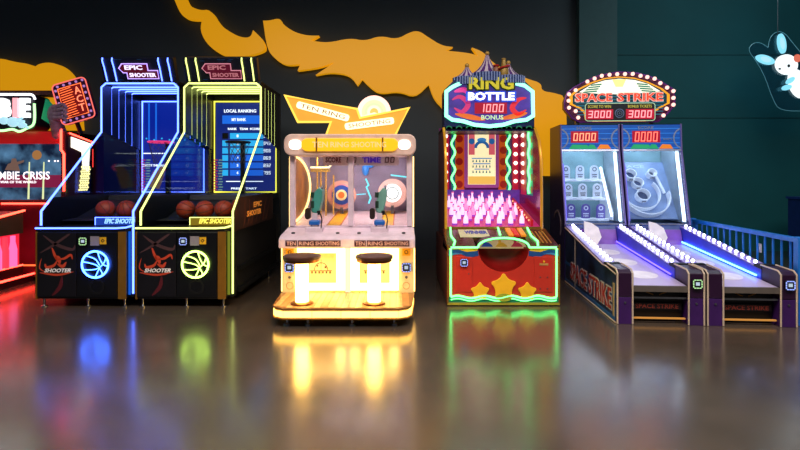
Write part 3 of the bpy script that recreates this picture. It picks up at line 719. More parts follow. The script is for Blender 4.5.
    for x in (-.55,.55):
        for y in (.1,1.6): MB().lathe([(.04,0),(.04,.012),(.02,.03)], (x,y,0), 10).build('foot', CHAR, T, True)
    # deck
    MB().prism([(0,.62),(0,.675),(.59,.825),(.59,.6)], RIGHT(-W), 0, .33).prism([(0,.62),(0,.675),(.59,.825),(.59,.6)], RIGHT(.315), 0, .33).prism([(.3,.7),(.3,.752),(.59,.825),(.59,.6)], RIGHT(-.315), 0, .63).build('deck', M('dark_red_deck', '4a1a14', .25, var=.7, scale=16), T)
    Fd = FR((0,0,.675),(1,0,0),(0,.59,.15))
    sp = MB().rect(Fd, -.46, -.1, .3, .56, 0, .004).build('rule_panel', M('cream_rule','d8d0a8',.4), T)
    text(sp, 'rule_lettering', 'WINNER', M('blue_lettering','2040a8',.4), Fd, -.25, .46, .28, .11, .004, .003, .05)
    for x in (-.57,.4):
        MB().tube([fp(Fd, x, .02, .012), fp(Fd, x+.03, .15, .012), fp(Fd, x, .32, .012), fp(Fd, x+.02, .6, .012)], .012).build('deck_neon', NEON_GREEN, T, True)
    MB().tube([fp(Fd, .03, .35, .012), fp(Fd, .05, .6, .012)], .012).build('deck_neon', NEON_GREEN, T, True)
    for x, c in ((.16,'e08018'),(.23,'c02018'),(.31,'e08018')):
        MB().rect(Fd, x-.03, x+.03, .32, .58, 0, .02).build('ring_rack', M('rack_'+c, c, .4, 0, lin(c), .5), T)
    for k in range(4):
        MB().rect(Fd, .44+.045*k, .455+.045*k, .12, .5, 0, .003).build('deck_print', M('amber_print','b07030',.4), T)
    # cabinet walls with curved front edge
    prof = [(.6,.66),(.6,1.3),(.63,1.7),(.72,1.95),(.9,2.12),(1.75,2.12),(1.75,.66)]
    for s in (-1, 1):
        x = s*.61 - (.02 if s > 0 else 0)
        w = MB().prism(prof, RIGHT(x), 0, .02).build('side_wall', M('violet_red_wall','5a1838',.12, .35, (.5,.01,.08), .12) if s > 0 else M('crimson_wall','5a1a18',.3), T)
        MB().tube([(s*.605, y, z) for y, z in [(.595,.7),(.595,1.3),(.625,1.7),(.715,1.95),(.9,2.12)]], .018).build('wall_trim', M('golden_wall_trim','c88a28',.3,.5,(1,.45,.03),.25), T, True)
    MB().box(-.6, .6, 1.75, 1.78, .3, 2.2).build('back_wall', M('plum_wall','301040',.4, 0, (.25,.01,.15), .25, var=.5, scale=6), T)
    Fb = FRONT(1.75)
    # red side fields with dark discs
    for x, w in ((-.3,.075),(.36,.075)):
        o = MB().rect(Fb, x-w, x+w, 1.28, 2.15, 0, .004).build('side_field', M('orange_red_field','b04010',.4,0,(.8,.12,.01),.4), T)
        for k in range(5): MB().disc(Fb, x, 1.36+.17*k, .055, .004, .008, 14).build('field_disc', M('deep_red_disc','801010',.4,0,(.5,.01,.01),.3), o)
    for x in (-.5,.54):
        MB().rect(Fb, x-.045, x+.045, 1.28, 2.15, 0, .004).build('bulb_board', M('crimson_board','980c28',.4,0,(.7,.01,.06),.4), T)
    bulb = MB().ball((0,0,0), .03, 10, 7).mesh('bulb', BULB, True)
    rl = MB().ball((0,0,0), .013, 8, 6).mesh('rail_lamp', GLOW('rail_lamp_light', (1,.35,.15), 2), True)
    for k in range(6):
        z = 1.41 + .134*k
        for x in (-.5,.54): link('bulb', bulb, T, (x, 1.735, z))
        link('bulb', bulb, T, (.585, 1.45, z-.01))
    for y0, y1, m in ((1.3,1.6,M('crimson_board','980c28',.4)),(.95,1.28,M('teal_wall_print','145a60',.3,0,(.01,.2,.2),.4))):
        MB().rect(LEFT(.59), -y1, -y0, 1.22, 2.1, 0, .003).build('wall_board', m, T)
    for k in range(5): MB().disc(LEFT(.59), -1.0, 1.3+.17*k, .05, .003, .006, 12).build('field_disc', M('deep_red_disc','801010',.4), T)
    for x in (-.39,.43):
        MB().rect(Fb, x-.03, x+.03, 1.28, 2.15, .004, .007).build('wave_board', M('teal_wave_board','104a58',.4,0,(.01,.15,.25),.4), T)
        MB().tube([(x+.026*math.sin(i*.5), 1.735, 1.26+.9*i/44) for i in range(45)], .015).build('wave_neon', NEON_GREEN, T, True)
    MB().tube([(.575, 1.1+.035*math.sin(i*.5), 1.25+.85*i/44) for i in range(45)], .015).build('wave_neon', NEON_GREEN, T, True)
    # screen
    fr = MB().prism(roundrect(-.225,.285,1.31,2.18,.03), Fb, .004, .04).build('screen_frame', M('violet_frame','7a3a70',.35,0,(.35,.06,.3),.5), T)
    scn = MB().rect(Fb, -.175, .235, 1.36, 2.13, .04, .045).build('screen', GLOW('cream_screen_light', (1,.86,.5), .95, 'd8c890'), T)
    d = .045
    for x in (-.12,.18):
        MB().rect(Fb, x-.045, x+.045, 1.8, 2.13, d, d+.002).build('screen_print', GLOW('screen_pink_print',(.75,.12,.15),.8), scn)
        MB().disc(Fb, x, 2.0, .045, d+.002, d+.004, 14).build('screen_print', GLOW('screen_navy_print',(.02,.12,.35),.8), scn)
    MB().ring(Fb, .03, 1.9, .07, .115, d, d+.002, 16, 0, math.pi).build('screen_print', GLOW('screen_navy_print',(.02,.12,.35),.8), scn)
    MB().disc(Fb, .03, 2.02, .07, d, d+.002, 14, .5).build('screen_print', GLOW('screen_blue_print',(.05,.25,.6),.8), scn)
    for r in range(3):
        MB().rect(Fb, -.12+.02*r, .18-.02*r, 1.74-.08*r, 1.755-.08*r, d, d+.002).build('screen_print', GLOW('screen_blue_print',(.05,.25,.6),.8), scn)
        for k in range(6):
            x = -.1+.05*k
            MB().prism([(x-.012,1.69-.08*r),(x+.012,1.69-.08*r),(x+.008,1.715-.08*r),(x,1.735-.08*r),(x-.008,1.715-.08*r)], Fb, d, d+.002).build('screen_bottle', GLOW('screen_teal_print',(.05,.22,.22),.8), scn)
    MB().rect(Fb, -.17, .23, 1.365, 1.48, d, d+.002).build('screen_print', GLOW('screen_orange_print',(1,.55,.1),.9), scn)
    # bottle field
    MB().prism([(.6,.80),(.6,.84),(1.74,1.085),(1.74,.8)], RIGHT(-.59), 0, 1.18).build('bottle_field', M('magenta_field','901850',.35,0,(.7,.02,.22),.45), T)
    MB().box(-.6,.6,.585,.605,.80,.845).build('field_rail', GOLD_TRIM, T)
    MB().box(-.59,.59,1.7,1.75,1.05,1.28).build('field_back', M('violet_scenery','402070',.4,0,(.2,.05,.5),.4,var=.6,scale=14), T)
    prof = [(.03,0),(.032,.01),(.032,.075),(.026,.1),(.013,.13),(.012,.165),(.015,.168),(.015,.182),(.0001,.184)]
    bm = [MB().lathe(prof, (0,0,0), 10).mesh('bottle', GLOW(n, c, s, 'e8a0c8'), True) for n, c, s in (('white_bottle_light',(1,.62,.9),1.0),('pink_bottle_light',(1,.16,.45),.8))]
    cap = MB().lathe([(.017,.18),(.017,.196),(.0001,.198)], (0,0,0), 8).mesh('bottle_cap', M('pink_cap','e05098',.4,0,(1,.2,.5),.5), True)
    base = MB().lathe([(.035,.0),(.035,.02),(.0325,.022)], (0,0,0), 10).mesh('bottle_base', M('violet_base','7030a0',.4,0,(.3,.05,.6),.6), True)
    for r in range(6):
        y = .69 + .185*r; z = .84 + (y-.6)*.2149
        n = 7 if r % 2 == 0 else 6
        for k in range(n):
            b = link('bottle', bm[1 if (r in (1, 3) and k % 2) or (r == 2 and k % 3 == 2) else 0], T, (-.485 + (0 if n == 7 else .072) + .144*k, y, z))
            link('bottle_cap', cap, b); link('bottle_base', base, b)
    MB().prism([(.62,.85),(.62,.93),(1.7,1.16),(1.7,1.08)], RIGHT(.475), 0, .03).build('side_rail', M('red_rail','a81420',.3,0,(.6,.01,.02),.3), T)
    for k in range(9): link('rail_lamp', rl, T, (.473, .7+.115*k, .92+.0245*k))
    # header
    Ym = 6.63; Fm = FRONT(Ym-Y0)
    def q(px, py): x, z = at(px, py, Ym); return (x-X0, z)
    MB().box(-.61,.60,.9,1.75,2.1,2.14).build('cabinet_roof', CHAR, T)
    MB().prism([q(444,131),q(534.5,131),q(534.5,90),q(524,80),q(454,80),q(444,90)], Fm, -.35, 0).build('marquee', M('navy_marquee','101c50',.35,var=.5,scale=9), T, bev=.01)
    NP = [(446,92),(452,87.5),(458,84.5),(468,80.5),(478,80),(500,80),(512,83),(524,86),(532,92),(532.5,116),(526,120),(514,121.5),(503,125),(489,126.5),(474,125),(463,121.5),(452,120),(446,116)]
    L = [q(*p) for p in NP]
    fc = MB().prism(L, Fm, 0, .012).build('marquee_face', M('violet_face','3a2080',.35,0,(.08,.05,.3),.6,var=.7,scale=7), T)
    MB().tube(outline(L, Fm, .035), .024, 6, True).build('marquee_neon', GLOW('mint_neon',(.2,1,.5),3.2), T, True)
    Fq = FRONT(Ym-Y0-.012)
    for pts, c in (([(452,100),(460,97),(468,104),(462,112),(454,108)],'c03070'),([(526,98),(518,100),(512,108),(518,114),(526,110)],'d02838'),([(455,114),(470,117),(485,120)],'d06028'),([(500,119),(515,116),(527,113)],'d06028'),([(454,92),(464,90),(470,96)],'d83890')):
        swoosh([q(*p) for p in pts], Fq, .035, 0, .004).build('swirl_print', M('swirl_'+c, c, .4, 0, lin(c), .6), fc)
    def ltr(nm, s, m, cx, cy, w, h, **k):
        x, z = q(cx, cy); S = Ym/500
        return text(T if nm == 'ring_lettering' else fc, nm, s, m, Fq, x, z, w*S, h*S, **k)
    ltr('lettering_back', 'BOTTLE', M('blue_outline','1838a0',.4,0,(.02,.1,.8),.8), 490.5, 97, 50, 10.5, d=.02, th=.02, bold=.09)
    ltr('lettering', 'BOTTLE', GLOW('white_letter_light',(1,1,1),1.3,'e8e8e8'), 490.5, 97, 46, 8, d=.04, th=.015, bold=.035)
    ltr('lettering_back', 'RING', M('dark_green_outline','0c3a20',.4), 490, 84.5, 48, 15, d=.05, th=.02, bold=.09)
    ltr('lettering', 'RING', M('yellow_letters','c8b828',.4,0,(.6,.6,.03),.4), 490, 84.5, 44, 12, d=.07, th=.02, bold=.03)
    x0, z0 = q(474.5,113.8); x1, z1 = q(506.5,103)
    dp = MB().rect(Fq, x0, x1, z0, z1, .0, .02).build('bonus_display', RED_DISPLAY, T)
    digits(dp, 'display_digits', '1000', GLOW('pink_digit_light',(1,.28,.3),1.8), Fq, (x0+x1)/2+.01, (z0+z1)/2, (x1-x0)*.8, (z1-z0)*.74, .02, .004)
    ltr('lettering', 'BONUS', M('pale_green_letters','b8d8a8',.4,0,(.6,.8,.5),.6), 492, 117.5, 22, 4.5, d=.004, th=.006)
    for k in range(9):   # wave print along the lower marquee band
        x, z = q(449+10*k, 127.5); MB().ring(Fm, x, z-.02, .03, .045, .0, .004, 10, .2, math.pi-.2).build('wave_print', M('green_wave_print','1c7858',.4), T)
    # circus tents
    TW_, TV = M('tent_white','d0c0d0',.5), M('tent_violet','5a2c80',.5)
    def tent(cx, top, ybase, half, hval):
        x, zt = q(cx, top); _, zb = q(cx, ybase); S = Ym/500; h = half*S; n = 10
        o = MB().ball((x, Ym-Y0+.1, zt), .03, 10, 8).build('tent_finial', M('golden_ball','c8a050',.4,.3), None, True)
        root = MB().lathe([(h*.98,0),(h*.98,-hval*S)][::-1], (x, Ym-Y0+.1, zb), 2*n).build('tent', M('tent_blue','183a80',.5), T)
        root.data.materials[0] = M('tent_blue','183a80',.5); o.parent = root
        prof = [(1,0),(.62,.2),(.34,.45),(.17,.72),(.07,1)]
        for k in range(2*n):
            V = []; a0, a1 = math.pi*k/n, math.pi*(k+1)/n
            for r, t in prof:
                for a in (a0, a1): V.append((x+h*r*math.cos(a), Ym-Y0+.1+h*r*.55*math.sin(a)*1., zb+(zt-zb)*t))
            MB().add(V, [(2*i,2*i+1,2*i+3,2*i+2) for i in range(4)]).build('tent_stripe', (TW_, TV)[k % 2], root)
        root.scale = (1,1,1)
        for k in range(12):
            xx = x - h*.9 + h*1.8*k/11
            MB().rect(FRONT(Ym-Y0+.1-h*math.sqrt(max(.02,1-((xx-x)/h)**2))-.004), xx-.008, xx+.008, zb-hval*S, zb, 0, .006).build('valance_stripe', M('valance_pale','7a90c8',.5), root)
    tent(468, 64, 77, 15, 8); tent(510, 61, 76, 16, 8); tent(488.5, 51.5, 73, 17, 9)
    # bottle and ring ornament beside the middle tent
    x, z = q(503.5, 80)
    b = MB().lathe([(.05,0),(.06,.03),(.06,.14),(.035,.19),(.025,.26),(.03,.265),(.03,.28),(.0001,.285)], (x, Ym-Y0-.02, z), 14).build('golden_bottle', M('old_gold','a08038',.4,.2), T, True)
    MB().tube([(x+.075*math.cos(2*math.pi*i/18), Ym-Y0-.02+.075*math.sin(2*math.pi*i/18), z+.16+.02*math.cos(2*math.pi*i/18)) for i in range(18)], .012, 6, True).build('red_ring', M('red_ring_plastic','b02020',.4), T, True)
    MB().ball((x-.1, Ym-Y0-.01, z+.12), .05, 12, 8, (.8,.8,1.3)).build('ornament', M('ornament_tan','a06a50',.4), T, True)
    MB().ball((x-.1, Ym-Y0-.01, z+.185), .045, 12, 8, (1,1,.45)).build('ornament', M('red_ring_plastic','b02020',.4), T, True)
bottle_machine()

# ------------------------------------------------------------------ alley rollers
RZ = -math.radians(4.1); U = Vector((math.cos(RZ), math.sin(RZ), 0)); O1 = Vector((2.605, 5.0, 0)); O2 = O1 + U*.872
PURPLE = M('purple_metal','3c1a5c',.35); PURPLE_D = M('dark_purple_metal','2a1030',.35); CREAMTRIM = M('cream_trim','d8c4b0',.35,.2)
LANE = M('pale_violet_lane','c4b8e4',.28,var=.08,scale=4); LANE_DOT = M('white_lane_dot','f2eef8',.3)
LED_BLUE = GLOW('blue_strip_light',(.09,.32,1),8); LED_W = GLOW('white_tube_light',(.8,.9,1),4.5); RAILBULB = GLOW('rail_bulb_light',(.58,.62,1),10)
WALLV = M('violet_side_wall','5a3fa8',.35); WALLB = M('blue_side_wall','3440d0',.35)
rail_bulb = MB().ball((0,0,0), .0185, 10, 7).mesh('rail_bulb', RAILBULB, True)
def alley(label, O, kind):
    T = thing('alley_roller', label, 'arcade machine', O, RZ, 'alley roller machines')
    W, I = .425, .265
    lz = lambda y: .385 + .085*y
    rz = lambda y: .462 + .152*y
    F0 = FRONT(0)
    for s in (-1, 1):
        x0, x1 = (-W, -I) if s < 0 else (I, W)
        MB().box(x0+.012, x1-.012, 0, .3, .0, .27).build('lower_post', PURPLE, T, bev=.004)
        MB().prism([(0,.275),(0,.515),(.05,.545),(.3,.555),(.3,.275)], RIGHT(x0+.012), 0, x1-x0-.024).build('upper_post', PURPLE_D, T, bev=.006)
        for x in (x0+.006, x1-.006):
            MB().tube([(x,-.004,.005),(x,-.004,.515),(x,.04,.55),(x,.3,.562)], .0085).build('post_trim', CREAMTRIM, T, True)
        MB().disc(F0, (x0+x1)/2, .22, .01, 0, .01, 10).build('bolt', STEEL, T)
        # side wall with rail
        mat = WALLB if s > 0 else WALLV
        MB().prism([(.3,.0),(.3,.515),(.42,rz(.42)),(2.05,rz(2.05)),(2.05,.0)], RIGHT(x0+.008), 0, x1-x0-.016).build('side_wall', mat, T)
        MB().prism([(.3,.56),(.36,.565),(.43,.555),(.43,.515),(.3,.5)], RIGHT(x0+.01), 0, x1-x0-.02).build('rail_cap', M('black_rubber','0a0a0c',.5), T)
        MB().prism([(.43,rz(.43)-.01),(.43,rz(.43)+.012),(2.05,rz(2.05)+.012),(2.05,rz(2.05)-.01)], RIGHT(x0+.012), 0, x1-x0-.024).build('rail', M('lilac_rail','8a7ac0',.3), T)
        for k in range(14):
            y = .48 + 1.5*k/13
            link('rail_bulb', rail_bulb, T, ((x0+x1)/2 - s*.02, y, rz(y)+.034))
    # lane
    MB().prism([(.03,.33),(.03,lz(.03)),(1.9,lz(1.9)),(1.9,.33)], RIGHT(-I), 0, 2*I).build('lane', LANE, T)
    MB().prism([(1.9,.33),(1.9,lz(1.9)),(1.95,lz(1.95)+.05),(2.0,.74),(2.04,.74),(2.04,.33)], RIGHT(-I), 0, 2*I).build('lane_end', M('violet_lane_end','8a5ac0',.3), T)
    MB().box(-I, I, .0, .03, .33, .388).build('lane_front', M('grey_board','5c544e',.5), T)
    Fl = FR((0,0,.385),(1,0,0),(0,1,.085))
    for y, rx, ky in ((.42,.165,.9),(.95,.155,1.),(1.45,.135,1.)):
        MB().disc(Fl, -.02, y, rx, 0, .003, 28, ky).build('lane_dot', LANE_DOT, T)
    rp = MB().prism([(-.16,0),(.0,.0),(.08,.12),(.06,.26),(-.02,.33),(-.12,.36)], FR((-.06,1.8,lz(1.8)+.0),(1,0,0),(0,.5,.85)), 0, .02).build('jump_ramp', LANE_DOT, T)
    MB().tube([(I-.012, .35, lz(.35)+.03), (I-.012, 1.95, lz(1.95)+.03)], .011).build('lane_light', LED_BLUE if kind == 'rings' else GLOW('soft_blue_strip_light',(.16,.1,1),3), T, True)
    # open front under the lane
    MB().box(-I, I, .12, .14, .02, .33).build('under_panel', M('under_black','0c0a0c',.4), T)
    MB().box(-I, I, .03, .05, .255, .272).build('under_rail', STEEL, T)
    MB().box(-I, I, .05, .07, .045, .06).build('under_strip', M('amber_strip','a8702c',.4,0,(1,.45,.1),.35), T)
    for a, b in ((-.1,-.03),(.03,.1)):
        MB().tube([(a,.1,.31 if a < 0 else .28),(b,.1,.28 if a < 0 else .31)], .006).build('under_bracket', GOLD_TRIM, T)
    pl = MB().box(-.24, .24, .085, .12, .135, .2).build('under_plate', M('dark_plate','1a1418',.4), T)
    text(pl, 'plate_lettering', 'SPACE STRIKE', M('brick_lettering','8a3428',.5), FRONT(.085), 0, .167, .42, .045, .0, .004, .01)
    card_reader(T, F0, (I+W)/2, .42, .09, READER_GREEN if kind == 'cans' else READER_BLUE, .002)
    # outer left side artwork
    if kind == 'cans':
        Fs = LEFT(-W+.006)
        sp = MB().prism([(-.02,.015),(-.02,.5),(-.3,.52),(-.42,rz(.42)-.01),(-2.0,rz(1.95)-.01),(-2.0,.015)], Fs, 0, .008).build('side_artwork', M('night_blue_art','1c2c50',.35,var=.8,scale=4), T)
        MB().prism([(-.04,.02),(-.04,.30),(-2.0,.30),(-2.0,.26),(-.1,.26),(-.1,.06),(-2.0,.06),(-2.0,.02)], Fs, .008, .011).build('art_border', M('blue_border','245a98',.4), sp)
        MB().rect(Fs, -.1, -.05, .06, .4, .008, .012).build('art_border', M('tan_border','b89868',.4), sp)
        text(sp, 'art_lettering_back', 'SPACE STRIKE', M('white_outline','b8b0b0',.4), Fs, -.92, .22, 1.6, .25, .009, .003, .06)
        text(sp, 'art_lettering', 'SPACE STRIKE', M('red_lettering','a82a24',.4), Fs, -.92, .22, 1.56, .22, .013, .003, .01)
        MB().tube([fp(Fs, *p, .01) for p in ((-.02,.5),(-.3,.53),(-.42,rz(.42)),(-2.0,rz(1.95)))], .008).build('side_trim', CREAMTRIM, T)
        MB().tube([fp(Fs, *p, .01) for p in ((-.02,.01),(-2.0,.01))], .008).build('side_trim', CREAMTRIM, T)
        MB().tube([fp(Fs, *p, .01) for p in ((-1.5,.02),(-1.5,rz(1.45)))], .005).build('side_trim', CREAMTRIM, T)
        Fc = LEFT(-W-.004)
        MB().ring(Fc, -2.45, .75, .2, .23, 0, .006, 20, -.6, 2.6).build('side_arc', M('pale_arc','8a8494',.4), T)
    # target cabinet
    prof = [(2.05,.0),(2.05,.8),(2.3,1.87),(2.32,2.24),(2.95,2.24),(2.95,.0)]
    for s in (-1, 1):
        MB().prism(prof, RIGHT(s*W - (.02 if s > 0 else 0)), 0, .02).build('cabinet_side', M('deep_violet_side','2a1c58',.35), T)
        MB().tube([(s*(W-.012),y,z) for y, z in ((2.04,.8),(2.29,1.87),(2.31,2.24))], .012).build('cabinet_trim', M('violet_trim','8a80c8',.3,.4), T, True)
    MB().box(-W+.02, W-.02, 2.93, 2.95, .0, 2.24).build('cabinet_back', M('ice_blue_back','8fb0b8',.4,0,(.3,.6,.7),.08,var=.25,scale=4), T)
    MB().box(-W+.02, W-.02, 2.32, 2.95, 2.215, 2.24).build('cabinet_roof', BLACK, T)
    MB().prism([(2.02,.0),(2.02,.72),(2.07,.8),(2.94,.8),(2.94,.0)], RIGHT(-W+.02), 0, 2*W-.04).build('cabinet_floor', M('steel_blue_floor','5068a0',.35), T)
    Fg = FR((0,2.05,.8),(1,0,0),(0,.25,1.07)); GL = math.hypot(.25,1.07)
    MB().rect(Fg, -W+.03, W-.03, .02, GL-.02, -.008, 0).build('glass_pane', GLASS('alley_glass',(.9,.95,1.),.06), T)
    for a, b in ((0,.022),(GL-.025,GL)): MB().rect(Fg, -W+.01, W-.01, a, b, -.01, .012).build('glass_frame', M('silver_frame','a8b0c8',.25,.7), T)
    MB().rect(Fg, W-.075, W-.045, .06, GL-.03, -.06, -.03).build('window_light', LED_W, T)
    MB().rect(Fg, -W+.035, -W+.05, .06, GL-.2, -.06, -.03).build('window_light', GLOW('violet_soft_light',(.25,.2,1),1.2), T)
    MB().box(-W+.04, W-.04, 2.4, 2.62, 2.19, 2.212).build('hood_light', GLOW('hood_light_mat',(.8,.96,1),15), T)
    MB().prism([(2.12,.82),(2.34,1.85),(2.92,1.9),(2.92,.82)], RIGHT(W-.03), 0, .008).build('inner_lining', M('pale_grey_lining','9aa8b4',.4), T)
    MB().prism([(2.12,.82),(2.34,1.85),(2.92,1.9),(2.92,.82)], RIGHT(-W+.022), 0, .008).build('inner_lining', M('pale_grey_lining','9aa8b4',.4), T)
    # score panel
    Fp = FR((0,2.3,1.87),(1,0,0),(0,.02,.37))
    p = MB().rect(Fp, -W+.015, W-.015, .005, .36, -.03, .0).build('score_panel', M('cobalt_panel','12408c',.35,0,(.01,.12,.55),.5,var=.3,scale=8), T)
    for k in range(5): MB().rect(Fp, -W+.03, W-.03, .02+.07*k, .03+.07*k, 0, .002).build('panel_stripe', M('sky_stripe','2a70c8',.4,0,(.03,.25,.8),.5), p)
    for s in (-1, 1):
        MB().ring(Fp, s*.46, .16, .14, .16, .002, .006, 16, math.pi/2 + (.3 if s > 0 else -math.pi+.3), math.pi*1.5 - (.3 if s > 0 else math.pi+.3)).build('panel_arc', M('silver_print','90a0c0',.4), p)
        MB().rect(Fp, s*(W-.012)-.006, s*(W-.012)+.006, 0, .36, 0, .008).build('panel_edge', M('pale_edge','a0b0e0',.3,0,(.4,.5,1),.5), T)
    dp = MB().rect(Fp, -.27, .12, .1, .27, .002, .01).build('score_display', RED_DISPLAY, T)
    digits(dp, 'score_digits', '0000', RED_LED if kind == 'rings' else GLOW('orange_digit_light',(1,.28,.16),2), Fp, -.075, .185, .34, .115 if kind == 'cans' else .14, .01, .004)
    text(p, 'panel_lettering', 'SCORE', M('grey_lettering','8a94a8',.4), Fp, -.08, .315, .22, .045, .003, .004)
    text(p, 'panel_lettering', 'TICKETS', M('grey_lettering','8a94a8',.4), Fp, .22, .15, .13, .025, .003, .004)
    for a, m in (((-.3,.0),M('green_wave','1c8a58',.4,0,(.02,.5,.2),.5)),((.1,.3),M('orange_wave','d87020',.4,0,(1,.3,.03),.5)),((-.05,.1),M('green_wave','1c8a58',.4))):
        MB().prism([(a[0],.01),(a[1],.01),(a[1]-.04,.07),(a[0]+.05,.075)], Fp, .002, .005).build('panel_print', m, p)
    if kind == 'cans':
        Wh = M('white_target','d8dce8',.35,0,(.7,.8,1),.25); Vi = M('violet_target','5a50a0',.35,0,(.2,.15,.6),.2)
        for r, (zb, y, tm) in enumerate(((1.44,2.72,Wh),(1.16,2.58,Wh),(.86,2.42,Vi))):
            sh = MB().box(-W+.06, W-.12, y-.03, y+.12, zb-.04, zb).build('target_shelf', Wh, T)
            MB().tube([(-W+.07+.03*i, y-.035, zb-.02+.012*math.cos(i*.9)) for i in range(22)], .012).build('shelf_edge', Wh, sh)
            for x in (-.235,-.02,.195):
                Ft = FRONT(y)
                t = MB().prism([(x-.062,zb)] + [(x+.062,zb)] + [(x+.062*math.cos(math.pi*i/10), zb+.15+.062*math.sin(math.pi*i/10)) for i in range(11)], Ft, -.03, 0).build('can_target', tm, T)
                MB().ring(Ft, x, zb+.15, .02, .034, 0, .004, 14).build('target_print', M('target_grey','707a94',.4) if tm is Wh else Wh, t)
                MB().rect(Ft, x-.04, x+.04, zb+.06, zb+.075, 0, .003).build('target_print', M('target_grey','707a94',.4) if tm is Wh else Wh, t)
                text(t, 'target_number', str((300,200,100)[r]), M('target_ink','3a4060',.4) if tm is Wh else Wh, Ft, x, zb+.035, .07, .03, 0, .004)
        MB().prism([(2.3,.84),(2.3,.95),(2.8,1.62),(2.85,1.62),(2.85,.84)], RIGHT(W-.11), 0, .02).build('inner_wing', Wh, T)
        MB().tube([(W-.12,2.28,.9),(W-.12,2.78,1.62)], .014).build('wing_light', LED_W, T)
    else:
        Fr = FR((0,2.35,.86),(1,0,0),(0,.5,.82))
        MB().rect(Fr, -W+.03, W-.03, 0, .98, -.03, 0).build('ring_board', M('pale_blue_board','8aa0cc',.35,var=.2,scale=5), T)
        WR = M('white_ring_band','e0e4ee',.35,0,(.8,.88,1),.22); cx, cy = -.07, .4
        MB().ring(Fr, cx, cy, .262, .275, 0, .09, 36, math.pi*.95, math.pi*2.22).build('outer_ring_band', WR, T, True)
        MB().ring(Fr, cx+.06, cy-.04, .325, .34, 0, .11, 36, math.pi*1.1, math.pi*2.05).build('outer_ring_band', WR, T, True)
        MB().tube([fp(Fr, .27, .4, .06), fp(Fr, .2, .75, .06)], .022).build('ring_guide', WR, T, True)
        INK = M('target_ink','3a4060',.4)
        for x, y, r, s in ((cx+.02,.36,.1,'30'),(cx-.01,.57,.08,'40'),(cx-.09,.72,.085,'50'),(.16,.74,.07,'100')):
            c = MB().ring(Fr, x, y, r-.012, r, 0, .1, 24).build('target_cup', WR, T, True)
            MB().disc(Fr, x, y, r-.012, 0, .006, 20).build('cup_floor', M('cup_shadow','4a5a80',.5), c)
            o, u, v = Fr; Fcup = FR(fp(Fr, x, y-r-.003, .05), (1,0,0), (0,-.82*.0+.0,1))
            text(c, 'cup_number', s, INK, FR(fp(Fr, x, y-r-.002, .05), u, u.cross(v)), 0, 0, .06, .035, .0, .004)
        text(T, 'board_lettering', 'SPACE', M('ice_print','b8d0f0',.4), Fr, -.1, .9, .4, .05, .001, .003)
    return T
alley('alley roller lane with rows of small can targets, beside the bottle machine', O1, 'cans')
alley('alley roller lane with white circular ring targets, beside the blue railing', O2, 'rings')

